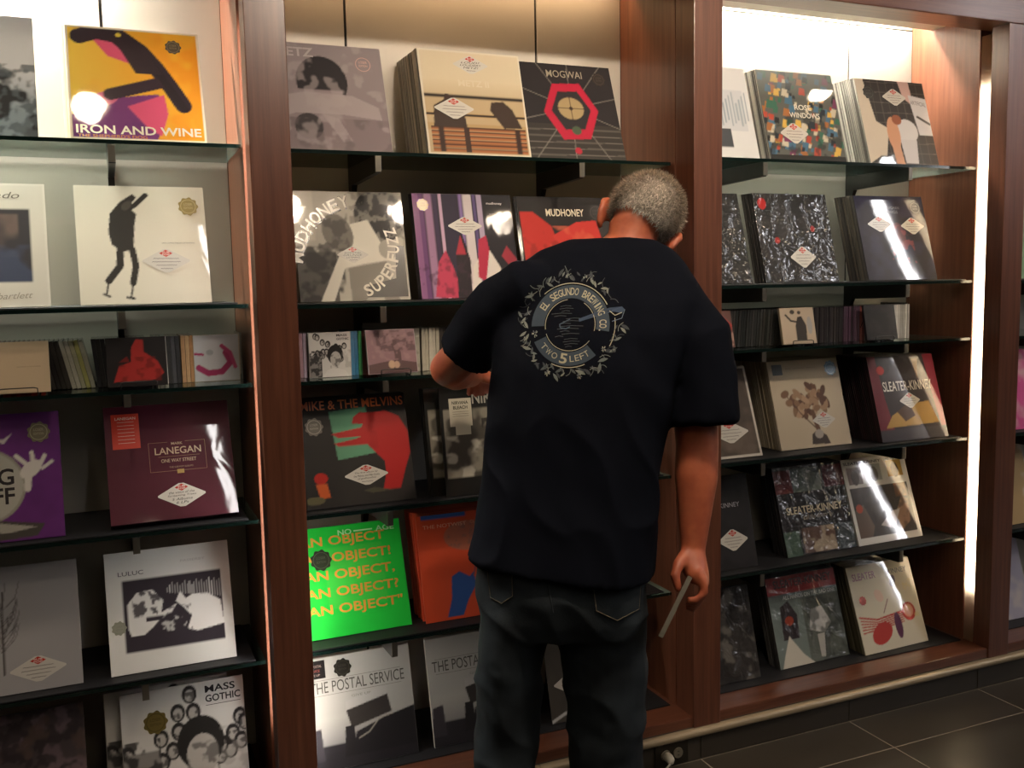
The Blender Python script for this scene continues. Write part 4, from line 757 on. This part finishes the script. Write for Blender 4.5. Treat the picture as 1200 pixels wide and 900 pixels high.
cd_face('R', 1.757, .16, 14, 'red-brown CD on a wire easel right by the post', A, spine='4a3430', dz=.0035)
easel('R', 1.828, .16, 'black wire easel under the red-brown CD')
A = Art('c0ae98', 77, 48).poly([(.42, .1), (.42, .5), (.5, .74), (.62, .76), (.74, .5), (.72, .1)], '3a342f').line([(.5, .6), (.3, .64), (.16, .8)], .05, '3a342f').ell(.36, .88, .07, .06, '4a433c').ell(.56, .86, .05, .05, '4a433c').ell(.84, .5, .08, .24, 'a8a4a0')
cd_face('R', 2.098, .165, 12, 'cream CD with a dark figure shape on a wire easel', A, spine='b8a890', dz=.0035)
easel('R', 2.17, .165, 'black wire easel under the cream CD with the figure shape')
A = Art('1c1a1a', 78, 40).cloud('2a2728', 6, .4, .7, .7)
cd_face('R', 2.462, .165, 11, 'black CD on a wire easel before the white CD spines', A, spine='1c1a1a', dz=.0035)
easel('R', 2.53, .165, 'black wire easel under the black CD')

# ------------------------------------------------------------------ power outlet and plug on the plinth
ox, oz = 1.545, .042
e = empty('power_outlet', (ox, -.0015, oz)); tag(e, 'dark steel power outlet plate with two sockets on the plinth', 'outlet')
PLATE = mat('outlet_plate', '38332b', .4, metal=.6); OUTL = mat('outlet_face', '6a6355', .5)
obj('cover_plate', box_me('cover_plate', -.06, .06, -.0045, 0, -.036, .036, PLATE, .001), e)
for s_ in (-1, 1):
    bm = bmesh.new(); bmesh.ops.create_cone(bm, cap_ends=True, segments=20, radius1=.0175, radius2=.0165, depth=.004, matrix=Matrix.Rotation(PI/2, 4, 'X'))
    so = obj('socket', finish(bm, 'socket', OUTL), e); so.location = (s_*.022, -.006, 0)
    for q in (-1, 1): obj('slot', box_me('slot', -.0035, .0035, -.0026, -.0019, q*.006-.001, q*.006+.001, SLOT), so)
for s_ in (-.042, .038): obj('plate_clip', box_me('plate_clip', s_-.008, s_+.008, -.007, -.0045, .0355, .039, CAPM), e)
e = empty('power_plug', (ox-.022, -.012, oz)); tag(e, 'pale power plug with a white cable in the plinth outlet', 'plug')
PLUG = mat('white_plastic', 'a8a294', .45)
bm = bmesh.new(); bm_tube(bm, [(0, .003, 0), (0, -.012, 0), (-.002, -.024, -.001), (-.006, -.032, -.003), (-.012, -.036, -.006)], [.0135, .0145, .013, .009, .0055], 14); obj('plug_body', finish(bm, 'plug_body', PLUG, True), e)
bm = bmesh.new(); bm_tube(bm, [(-.010, -.0355, -.005), (-.03, -.045, -.012), (-.07, -.055, -.026), (-.13, -.06, -.035), (-.3, -.05, -.0385), (-.55, -.03, -.0385)], .0032, 8); obj('cable', finish(bm, 'cable', PLUG, True), e)

# ------------------------------------------------------------------ the man browsing the records
def remesh(bm, voxel, smooth=6, name='m', fac=.5):
    bmesh.ops.recalc_face_normals(bm, faces=bm.faces[:])
    me = bpy.data.meshes.new(name); bm.to_mesh(me); bm.free()
    o = bpy.data.objects.new(name, me); C.objects.link(o)
    m = o.modifiers.new('r', 'REMESH'); m.mode = 'VOXEL'; m.voxel_size = voxel
    m2 = o.modifiers.new('s', 'SMOOTH'); m2.factor = fac; m2.iterations = smooth
    dg = bpy.context.evaluated_depsgraph_get(); dg.update()
    out = bpy.data.meshes.new_from_object(o.evaluated_get(dg)); out.name = name
    bpy.data.objects.remove(o); bpy.data.meshes.remove(me); out.shade_smooth(); return out
Z = Vector((0, 0, 1))
FD = Vector((.54, .842, 0)).normalized(); SD = Vector((FD.y, -FD.x, 0))
def ring_px(l, r, y, d, rf, sq=.5, n=32, shrink=1.0):
    return ell_ring(W((l+r)/2, y, d), SD, FD, (r-l)/2/FPX*d*shrink, rf*shrink, n, sq)
TORSO = [(550, 765, 662, 2.10, .142), (555, 765, 630, 2.10, .136), (561, 768, 590, 2.10, .130), (566, 775, 540, 2.105, .130), (571, 785, 485, 2.11, .133), (575, 797, 430, 2.115, .136), (577, 812, 390, 2.125, .132), (579, 822, 355, 2.14, .120), (586, 815, 330, 2.15, .105), (603, 800, 310, 2.16, .090), (630, 785, 293, 2.165, .075), (668, 765, 280, 2.17, .060)]
LS, LE, LW = W(614, 345, 2.11), W(526, 432, 2.29), W(553, 441, 2.53)
RS, RE, RF_, RW = W(806, 350, 2.11), W(817, 520, 2.12), W(816, 560, 2.115), W(812, 645, 2.10)
HC = W(748, 266, 2.21)
HU = (RT*.48+UP*.74+FW*.47).normalized()
HR = (RT*.87-UP*.47-FW*.1485); HR = (HR-HU*HR.dot(HU)).normalized()
HF = HU.cross(HR).normalized()
def hp(r, f, u): return HC+HR*r+HF*f+HU*u
def hball(bm, r, f, u, a, b, c, n=18): bm_ball(bm, hp(r, f, u), (HR*a, HF*b, HU*c), n)
bm = bmesh.new()
bm_rings(bm, [ring_px(*t, shrink=.88) for t in TORSO[::-1]])
NB = W(733, 308, 2.165); NT_ = hp(0, -.028, -.045)
bm_tube(bm, [NB-Z*.05, NB, NB.lerp(NT_, .5), NT_, hp(0, -.01, -.01)], [.085, .066, .058, .058, .055], 20)
hball(bm, 0, -.008, .036, .080, .096, .088, 24)            # cranium
hball(bm, 0, .045, -.045, .062, .058, .072, 20)            # face
hball(bm, 0, .066, -.092, .042, .036, .03, 16)             # jaw and chin
hball(bm, 0, -.046, -.004, .066, .05, .058, 18)              # occiput
hball(bm, 0, .108, -.03, .011, .018, .022, 12)             # nose
hball(bm, 0, .112, -.043, .016, .013, .010, 12)
hball(bm, 0, .098, .012, .05, .014, .012, 14)              # brow
hball(bm, 0, .100, -.074, .024, .011, .006, 12); hball(bm, 0, .098, -.083, .022, .011, .006, 12)   # lips
for q in (-1, 1):
    hball(bm, q*.032, .092, -.012, .014, .012, .011, 12)   # eyelids
    hball(bm, q*.052, .07, -.035, .02, .025, .02, 12)      # cheeks
    bm_tube(bm, [hp(q*.074, .010, -.045), hp(q*.083, -.004, -.040), hp(q*.092, -.018, -.020), hp(q*.098, -.022, .006), hp(q*.093, -.010, .026), hp(q*.080, .008, .024)], [.007, .008, .0085, .0085, .008, .006], 10)   # ear rim
    bm_ball(bm, hp(q*.084, -.002, -.008), (HR*.010, (HF+HR*q*-.5).normalized()*.020, HU*.030), 12)
# arms
bm_tube(bm, [LS, LS.lerp(LE, .5), LE], [.05, .05, .046], 18)
bm_ball(bm, LE, ((RT*.046), (UP*.045), (FW*.047)), 16)
bm_tube(bm, [LE, LE.lerp(LW, .3), LE.lerp(LW, .7), LW], [.045, .048, .037, .029], 18)
bm_tube(bm, [RS+Z*-.03, RS.lerp(RE, .5), RE, RF_, RF_.lerp(RW, .5), RW], [.052, .052, .0475, .0475, .037, .027], 18)
# left hand: fingers bent down over the record tops
kn = [W(551+8.2*i, 441-1.2*i*(3-i)*.5, 2.625) for i in range(4)]
bm_rings(bm, [ell_ring(c, RT, UP, a, b_, 18) for c, a, b_ in ((LW-FW*.01, .028, .022), (W(556, 440, 2.56), .034, .019), (W(562, 440, 2.595), .040, .016), (W(563, 441, 2.628), .038, .012))])
for i, (L1, L2) in enumerate(((.040, .045), (.046, .05), (.044, .048), (.036, .04))):
    k = kn[i]; m1 = k+FW*L1*.95-UP*L1*.25; t1 = m1+FW*L2*.35-UP*L2*.9-RT*.006
    bm_tube(bm, [k-FW*.03, k, k.lerp(m1, .5), m1, m1.lerp(t1, .5), t1, t1+(t1-m1).normalized()*.006], [.0085, .0098, .0088, .0092, .0083, .0078, .004], 10)
th0 = W(578, 447, 2.575); bm_tube(bm, [W(566, 443, 2.56), th0, th0+FW*.035-UP*.012, th0+FW*.055-UP*.026], [.013, .0125, .0105, .007], 10)
# right hand, closed on the CD case
bm_rings(bm, [ell_ring(c, RT, FW, a, b_, 18) for c, a, b_ in ((W(812, 642, 2.10), .025, .028), (W(812, 656, 2.095), .030, .036), (W(815, 670, 2.085), .029, .041), (W(819, 683, 2.08), .022, .040))][::-1])
for i in range(4):
    dd = 2.045+.0205*i; k = W(824, 680+1.5*i, dd); a1 = W(826-1.5*i, 694+2.5*i, dd-.002); b1 = W(815-1.0*i, 704+3*i, dd-.002); c1 = W(804.5-.6*i, 702+3.4*i, dd+.002)
    bm_tube(bm, [W(818, 668, dd+.006), k, k.lerp(a1, .6), a1, a1.lerp(b1, .5), b1, c1], [.0105, .0105, .0095, .0095, .009, .0088, .0065], 10)
bm_tube(bm, [W(804, 650, 2.085), W(795, 662, 2.062), W(791, 674, 2.05), W(794.5, 689, 2.046), W(795.5, 694, 2.046)], [.016, .0135, .0112, .0095, .006], 12)
# legs inside the jeans
LK, RK = W(592, 900, 2.14), W(711, 900, 2.14)
LH, RH = W(610, 690, 2.105), W(708, 695, 2.105)
LA, RA = Vector((LK.x-.005, LK.y+.01, .085)), Vector((RK.x+.01, RK.y+.0, .085))
bm_rings(bm, [ring_px(575, 745, 700, 2.10, .10), ring_px(570, 750, 640, 2.10, .10)])
for h, k, a in ((LH, LK, LA), (RH, RK, RA)): bm_tube(bm, [h, k, k.lerp(a, .35), a-Z*.02], [.06, .045, .042, .034], 16)
person_me = remesh(bm, .0052, 5, 'person')
SKIN, nt, b = nodes('skin')
b.inputs['Roughness'].default_value = .5
tc = nt.nodes.new('ShaderNodeTexCoord'); n_ = nt.nodes.new('ShaderNodeTexNoise'); n_.inputs['Scale'].default_value = 26; n_.inputs['Detail'].default_value = 5
cr = nt.nodes.new('ShaderNodeValToRGB'); cr.color_ramp.elements[0].position = .3; cr.color_ramp.elements[1].position = .7
cr.color_ramp.elements[0].color = (*lin('964a32'), 1); cr.color_ramp.elements[1].color = (*lin('b0603f'), 1)
nt.links.new(tc.outputs['Object'], n_.inputs['Vector']); nt.links.new(n_.outputs[0], cr.inputs[0]); nt.links.new(cr.outputs[0], b.inputs['Base Color'])
b.inputs['Subsurface Weight'].default_value = .12; b.inputs['Subsurface Radius'].default_value = (.012, .005, .003)
person_me.materials.append(SKIN)
man = obj('person', person_me)
base = Vector((.5*(LA.x+RA.x), .5*(LA.y+RA.y), 0)); person_me.transform(Matrix.Translation(-base)); man.location = base
tag(man, 'man in a navy T-shirt and jeans seen from behind, bending his head over the records', 'person')
def kid(name, me, m=None, parent=None):
    if m: me.materials.append(m)
    me.transform(Matrix.Translation(-base)); o = obj(name, me, parent or man); return o
# T-shirt
bm = bmesh.new(); tr = [ring_px(*t) for t in TORSO[::-1]]
for q, k in ((-1, .12), (-2, .07), (-3, .03)): tr[q] = [p-Z*(k*(p-W(657, 650, 2.1)).dot(SD)) for p in tr[q]]
bm_rings(bm, tr)
bm_tube(bm, [W(650, 335, 2.14), W(616, 342, 2.12), W(588, 362, 2.16), W(566, 387, 2.20), W(545, 414, 2.24)], [.055, .074, .077, .0735, .0700], 24)
bm_tube(bm, [W(765, 350, 2.14), W(792, 362, 2.115), W(814, 395, 2.11), W(822, 445, 2.11), W(825, 496, 2.11)], [.055, .076, .080, .078, .077], 24)
shirt = remesh(bm, .0065, 7, 't_shirt')
co = np.empty(len(shirt.vertices)*3, np.float32); shirt.vertices.foreach_get('co', co); co = co.reshape(-1, 3)
no = [v.normal.copy() for v in shirt.vertices]
hem_z = W(657, 655, 2.10).z
for i, v in enumerate(shirt.vertices):
    p = v.co; s_ = (p-HC).dot(SD); z_ = p.z
    q = Vector((s_*5+z_*3.5, (p-HC).dot(FD)*5, z_*2.2-s_*3.0))
    a = (1-abs(noise.noise(q*1.4)))**3
    low = max(0, min(1, (1.42-z_)/.35))
    v.co = p+no[i]*(.011*low*(a-.35)+.004*noise.noise(q*3))
shirt.update()
NAVY, nt, b = nodes('navy_cotton')
b.inputs['Roughness'].default_value = .9; b.inputs['Specular IOR Level'].default_value = .04; b.inputs['Base Color'].default_value = (*lin('0f1118'), 1)
b.inputs['Sheen Weight'].default_value = 0
tc = nt.nodes.new('ShaderNodeTexCoord'); n_ = nt.nodes.new('ShaderNodeTexNoise'); n_.inputs['Scale'].default_value = 400
bp = nt.nodes.new('ShaderNodeBump'); bp.inputs['Strength'].default_value = .15; bp.inputs['Distance'].default_value = .001
nt.links.new(tc.outputs['Object'], n_.inputs['Vector']); nt.links.new(n_.outputs[0], bp.inputs['Height']); nt.links.new(bp.outputs[0], b.inputs['Normal'])
shirt.update(); bv = BVHTree.FromPolygons([v.co.copy() for v in shirt.vertices], [list(p.vertices) for p in shirt.polygons])
def onshirt(px, py):
    d = (W(px, py, 1)-CAM).normalized(); h = bv.ray_cast(CAM, d); return h[0], h[1]
# printed emblem
EM = Flat(); BLUE = '2f3c48'; CRM = 'a39d84'; LEAF = '646a66'
R1, R2 = .0835, .0555
def ring(r1, r2, col, a0, a1, y=0, n=64):
    for k in range(n):
        t0, t1 = math.radians(a0+(a1-a0)*k/n), math.radians(a0+(a1-a0)*(k+1)/n)
        EM.poly([(r2*math.cos(t0), r2*math.sin(t0)), (r1*math.cos(t0), r1*math.sin(t0)), (r1*math.cos(t1), r1*math.sin(t1)), (r2*math.cos(t1), r2*math.sin(t1))], col, y)
ring(R1, R2, BLUE, -10, 182); ring(R1, R2, BLUE, 205, 312)
ring(R1+.0045, R1+.0028, CRM, 28, 132, 1); ring(R1+.0045, R1+.0028, CRM, 245, 292, 1); ring(R2-.002, R2-.0032, CRM, 98, 190, 1); ring(R2-.002, R2-.0032, CRM, 200, 322, 1); ring(R2-.002, R2-.0032, CRM, -14, 58, 1); ring(R1+.012, R1+.0105, CRM, -28, 8, 1, 24)
arc_text('EL SEGUNDO BREWING CO.', 0, 0, (R1+R2)/2, 152, -14, .0155, CRM, .01, 2, True, .92)(EM)
arc_text('TWO', 0, 0, (R1+R2)/2, 213, 250, .0125, CRM, .0, 2, False, .8)(EM); arc_text('5', 0, 0, (R1+R2)/2, 252, 268, .021, CRM, .05, 2, False, .8)(EM); arc_text('LEFT', 0, 0, (R1+R2)/2, 270, 306, .0125, CRM, .0, 2, False, .8)(EM)
r_ = random.Random(3)
for k in range(17):                      # ripples inside the ring
    zz = .038-.0052*k; w_ = math.sqrt(max(0, .047**2-zz*zz)); x0 = -w_+r_.random()*w_*.8; x1 = x0+w_*(.4+.8*r_.random())
    EM.line([(x0, zz), ((x0+x1)/2, zz+.002), (min(x1, w_), zz+.001)], .0008, '4a4e50', 1)
EM.line([(-.012, .006), (-.022, .001), (-.02, -.006), (-.008, -.008), (.0, -.004)], .0022, '3c4a58', 1); EM.line([(-.012, .006), (0, .012)], .0018, '3c4a58', 1)
EM.poly([(.018, .012), (.06, .027), (.082, .034), (.108, .036), (.114, .030), (.108, .022), (.09, .026), (.06, .018), (.02, .006)], '324258', 3)
EM.line([(.082, .028), (.094, .018), (.108, .024)], .0016, CRM, 3); EM.line([(.114, .03), (.108, .012), (.088, .006)], .0014, '5c6a78', 3)
for k in range(120):                      # wreath of leaves and hops around the ring
    a = math.radians(k*360/120+r_.uniform(-3, 3))
    if 5 < math.degrees(a) < 30: continue
    rr = R1+.005+r_.random()*.018; L = .012+.012*r_.random(); t = a+r_.choice((-1, 1))*(.5+.7*r_.random()); c = r_.choice((LEAF, '44494a', '767a70', '33383c'))
    x, z_ = rr*math.cos(a), rr*math.sin(a); dx, dz_ = math.cos(t), math.sin(t)
    pts = [(x, z_)]+[(x+dx*L*q-dz_*L*.2*math.sin(PI*q), z_+dz_*L*q+dx*L*.2*math.sin(PI*q)) for q in (.25, .5, .75)]+[(x+dx*L, z_+dz_*L)]+[(x+dx*L*q+dz_*L*.12*math.sin(PI*q), z_+dz_*L*q-dx*L*.12*math.sin(PI*q)) for q in (.75, .5, .25)]
    if r_.random() < .55: EM.poly(pts, c, 1)
    else: EM.line(pts[:5], .0011, c, 1)
for (x, z_, s_) in ((-.075, -.018, .013), (.028, .100, .009), (-.045, -.098, .011), (.022, -.104, .011), (.072, -.05, .010), (-.095, -.028, .008)):
    for q in range(7):
        t = q*2*PI/7+r_.random(); EM.poly([(x+s_*.5*math.cos(t+u)*w_, z_+s_*.6*math.sin(t+u)*w_) for u, w_ in ((0, .3), (.35, 1), (.7, 1.05), (1.0, .3))], r_.choice(('7c7e72', '54585a', '989684')), 2)
EM.line([(-.018, .125), (-.006, .102)], .0012, LEAF, 1)
pc, pn = onshirt(668, 381)
v2 = []
for (a, y_, b_) in EM.v:
    o_ = pc-FD*.35+SD*a+Z*b_; h = bv.ray_cast(o_, FD)
    q = h[0]+h[1]*(.0011+.0003*y_) if h[0] is not None else pc-FD*.002+SD*a+Z*b_
    v2.append(q)
EM.v = v2
FABRIC_INK, nt, b = nodes('fabric_print'); at_ = nt.nodes.new('ShaderNodeAttribute'); at_.attribute_name = 'Col'; nt.links.new(at_.outputs['Color'], b.inputs['Base Color']); b.inputs['Roughness'].default_value = .85
em_me = EM.mesh('printed_emblem', FABRIC_INK)
ts = kid('t_shirt', shirt, NAVY); ts['label'] = 'navy cotton T-shirt with a round printed emblem on the back'
kid('printed_emblem', em_me, None, ts)
# jeans
bm = bmesh.new()
HIP = [(568, 750, 620, 2.10, .112), (561, 757, 655, 2.10, .122), (559, 758, 690, 2.10, .126), (560, 757, 715, 2.105, .120), (566, 752, 735, 2.105, .10)]
bm_rings(bm, [ring_px(*t) for t in HIP[::-1]])
def leg(L):
    rings = []
    for c, rs, rf in L[::-1]: rings.append(ell_ring(c, SD, FD, rs, rf, 24))
    bm_rings(bm, rings)
pxm = lambda w_, d: w_/2/FPX*d
leg([(W(608, 690, 2.105), .078, .10), (W(601, 735, 2.11), pxm(82, 2.11), .098), (W(597, 790, 2.12), pxm(77, 2.12), .090), (W(594, 850, 2.13), pxm(73, 2.13), .080), (LK, pxm(71, 2.14), .076), (LK.lerp(LA, .4), .066, .074), (LA+Z*.05, .064, .070), (LA-Z*.035, .066, .078)])
leg([(W(708, 690, 2.105), .08, .10), (W(705, 735, 2.11), pxm(106, 2.11), .102), (W(708, 790, 2.12), pxm(97, 2.12), .094), (W(710, 850, 2.13), pxm(90, 2.13), .084), (RK, pxm(87, 2.14), .080), (RK.lerp(RA, .4), .070, .078), (RA+Z*.05, .066, .072), (RA-Z*.035, .068, .08)])
jeans = remesh(bm, .0065, 6, 'jeans')
no = [v.normal.copy() for v in jeans.vertices]
for i, v in enumerate(jeans.vertices):
    p = v.co; s_ = (p-HC).dot(SD); q = Vector((s_*7, (p-HC).dot(FD)*6, p.z*9+s_*4))
    v.co = p+no[i]*(.010*((1-abs(noise.noise(q)))**3-.4)+.003*noise.noise(q*2.7))
jeans.update()
DENIM, nt, b = nodes('dark_denim')
tc = nt.nodes.new('ShaderNodeTexCoord'); n_ = nt.nodes.new('ShaderNodeTexNoise'); n_.inputs['Scale'].default_value = 9; n_.inputs['Detail'].default_value = 6
cr = nt.nodes.new('ShaderNodeValToRGB'); cr.color_ramp.elements[0].color = (*lin('15191d'), 1); cr.color_ramp.elements[1].color = (*lin('293035'), 1); cr.color_ramp.elements[0].position = .35; cr.color_ramp.elements[1].position = .75
nt.links.new(tc.outputs['Object'], n_.inputs['Vector']); nt.links.new(n_.outputs[0], cr.inputs[0]); nt.links.new(cr.outputs[0], b.inputs['Base Color'])
b.inputs['Roughness'].default_value = .85; b.inputs['Specular IOR Level'].default_value = .2
n2 = nt.nodes.new('ShaderNodeTexNoise'); n2.inputs['Scale'].default_value = 300; bp = nt.nodes.new('ShaderNodeBump'); bp.inputs['Strength'].default_value = .25; bp.inputs['Distance'].default_value = .001
nt.links.new(tc.outputs['Object'], n2.inputs['Vector']); nt.links.new(n2.outputs[0], bp.inputs['Height']); nt.links.new(bp.outputs[0], b.inputs['Normal'])
jb = BVHTree.FromPolygons([v.co.copy() for v in jeans.vertices], [list(p.vertices) for p in jeans.polygons])
def onj(px, py, off):
    d = (W(px, py, 1)-CAM).normalized(); h = jb.ray_cast(CAM, d)
    return h[0]+h[1]*off if h[0] is not None else None
jn = None; patches = []
def pocket(q, tip):
    n = 9; vs, fs = [], []
    for j in range(n):
        for i in range(n):
            u, v = i/(n-1), j/(n-1)
            x = (q[0][0]*(1-u)+q[1][0]*u)*(1-v)+(q[3][0]*(1-u)+q[2][0]*u)*v; y = (q[0][1]*(1-u)+q[1][1]*u)*(1-v)+(q[3][1]*(1-u)+q[2][1]*u)*v
            y += tip*(1-abs(2*u-1))*v
            p = onj(x, y, .0025); vs.append(p if p is not None else vs[-1])
    for j in range(n-1):
        for i in range(n-1): k = j*n+i; fs.append((k, k+n, k+n+1, k+1))
    me = bpy.data.meshes.new('back_pocket'); me.from_pydata(vs, [], fs); me.shade_smooth()
    cb = bmesh.new(); edge = [vs[j*n] for j in range(n)]+[vs[(n-1)*n+i] for i in range(1, n)]+[vs[j*n+n-1] for j in range(n-2, -1, -1)]
    c0 = sum(edge, Vector())/len(edge); bm_tube(cb, [c0+(p-c0)*.94-FW*.0012 for p in edge], .0009, 5)
    return me, finish(cb, 'stitching')
pk = [pocket([(570, 660), (601, 660), (602, 699), (575, 701)], 8), pocket([(692, 672), (752, 673), (749, 714), (697, 716)], 13)]
seat = bmesh.new(); sp = [onj(x, y, .001) for x, y in ((641, 672), (643, 690), (646, 705), (648, 718))]; sp = [p for p in sp if p is not None]
bm_tube(seat, sp, .0016, 6); seat_me = finish(seat, 'seat_seam')
tabm = bpy.data.meshes.new('pocket_tab'); tq = [onj(x, y, .004) for x, y in ((689, 684), (693, 684), (693, 690), (689, 690))]; tabm.from_pydata([p for p in tq], [], [(0, 3, 2, 1)])
jn = kid('jeans', jeans, DENIM); jn['label'] = 'dark blue denim jeans with back pockets'
STITCH = mat('denim_stitch', '5a5240', .8)
for a, b_ in pk:
    po = kid('back_pocket', a, DENIM, jn); kid('stitching', b_, STITCH, jn)
kid('seat_seam', seat_me, DENIM, jn); kid('pocket_tab', tabm, mat('red_tab', '7a2018', .7), jn)
# hair: close grey cap and short strands
def hairline(r, f, u):
    lim = -.040
    if f > -.015: lim = -.040+min(1, (f+.015)/.03)*.065
    if f > .045: lim = .045+(f-.045)*.3
    return u-lim
hv, hc, hf = [], [], []
cap = bmesh.new(); hball(cap, 0, -.010, .036, .0845, .1005, .0925, 40); hball(cap, 0, -.047, -.006, .0685, .0535, .060, 32)
hair_me0 = remesh(cap, .006, 4, 'hair')
hbm = bmesh.new(); hbm.from_mesh(hair_me0); dele = []
for v in hbm.verts:
    q = v.co-HC; r, f, u = q.dot(HR), q.dot(HF), q.dot(HU)
    if hairline(r, f, u)+.006*noise.noise(v.co*60) < 0: dele.append(v)
bmesh.ops.delete(hbm, geom=dele, context='VERTS'); hbm.normal_update()
faces = [f for f in hbm.faces]; areas = np.array([f.calc_area() for f in faces]); rng = np.random.RandomState(5)
cols = {}
pick = rng.choice(len(faces), 15000, p=areas/areas.sum())
verts = [v.co.copy() for v in hbm.verts]; hbm.verts.index_update(); polys = [[v.index for v in f.verts] for f in faces]
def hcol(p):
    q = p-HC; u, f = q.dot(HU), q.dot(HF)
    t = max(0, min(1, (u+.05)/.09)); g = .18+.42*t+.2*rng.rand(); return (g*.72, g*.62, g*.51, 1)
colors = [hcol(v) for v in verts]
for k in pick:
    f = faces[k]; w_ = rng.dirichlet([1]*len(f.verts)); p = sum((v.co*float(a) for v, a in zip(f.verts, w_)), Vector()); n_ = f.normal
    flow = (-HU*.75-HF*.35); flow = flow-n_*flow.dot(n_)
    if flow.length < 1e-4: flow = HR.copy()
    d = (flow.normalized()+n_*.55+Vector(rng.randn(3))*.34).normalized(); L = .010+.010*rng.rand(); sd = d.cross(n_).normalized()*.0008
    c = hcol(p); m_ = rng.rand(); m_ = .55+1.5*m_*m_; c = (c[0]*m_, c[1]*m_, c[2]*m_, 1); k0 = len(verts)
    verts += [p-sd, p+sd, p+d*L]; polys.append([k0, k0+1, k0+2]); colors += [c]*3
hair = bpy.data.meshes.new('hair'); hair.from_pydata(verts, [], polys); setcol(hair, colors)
HAIRM, nt, b = nodes('grey_hair'); at_ = nt.nodes.new('ShaderNodeAttribute'); at_.attribute_name = 'Col'; nt.links.new(at_.outputs['Color'], b.inputs['Base Color']); b.inputs['Roughness'].default_value = .55
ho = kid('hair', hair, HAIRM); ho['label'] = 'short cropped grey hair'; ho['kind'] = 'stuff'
# eyes and shoes
EYE = mat('eye_white', 'd8d0c8', .2, coat=1)
for q in (-1, 1):
    eb = bmesh.new(); hball(eb, q*.032, .0955, -.013, .0105, .0105, .0075, 12); kid('eye', finish(eb, 'eye', None, True), EYE)
SHOE = mat('black_leather', '1b1917', .45, var=.1)
for a in (LA, RA):
    sb = bmesh.new(); rings = []
    for t, w_, h_ in ((-.075, .030, .05), (-.06, .038, .085), (0, .044, .095), (.06, .046, .075), (.12, .050, .055), (.17, .047, .045), (.205, .030, .032), (.215, .012, .02)):
        c = Vector((a.x, a.y, .004+h_/2))+FD*t; rings.append(ell_ring(c, SD, Z, w_, h_/2, 18, 1))
    bm_rings(sb, rings[::-1]); bmesh.ops.recalc_face_normals(sb, faces=sb.faces[:]); kid('shoe', finish(sb, 'shoe', None, True), SHOE)
# CD case held edge-on
vd = (W(791.5, 711, 1)-CAM).normalized(); ld = (RT*(33/75)+UP*(67/75)); ld = (ld-vd*ld.dot(vd)).normalized(); tn = ld.cross(vd).normalized()
bm = bmesh.new(); bm_box(bm, -.0051, .0051, -.0625, .0625, -.071, .071); bmesh.ops.bevel(bm, geom=bm.edges[:], offset=.001, segments=2, affect='EDGES')
hc_ = obj('cd_case', finish(bm, 'held_cd', mat('clear_cd_case', '6a665c', .12, coat=1, var=.3, scale=60)))
M_ = Matrix((tn, vd, ld)).transposed().to_4x4(); M_.translation = W(791.5, 711, 2.075); hc_.matrix_world = M_
tag(hc_, 'CD case held edge-on in the man\'s right hand', 'CD')
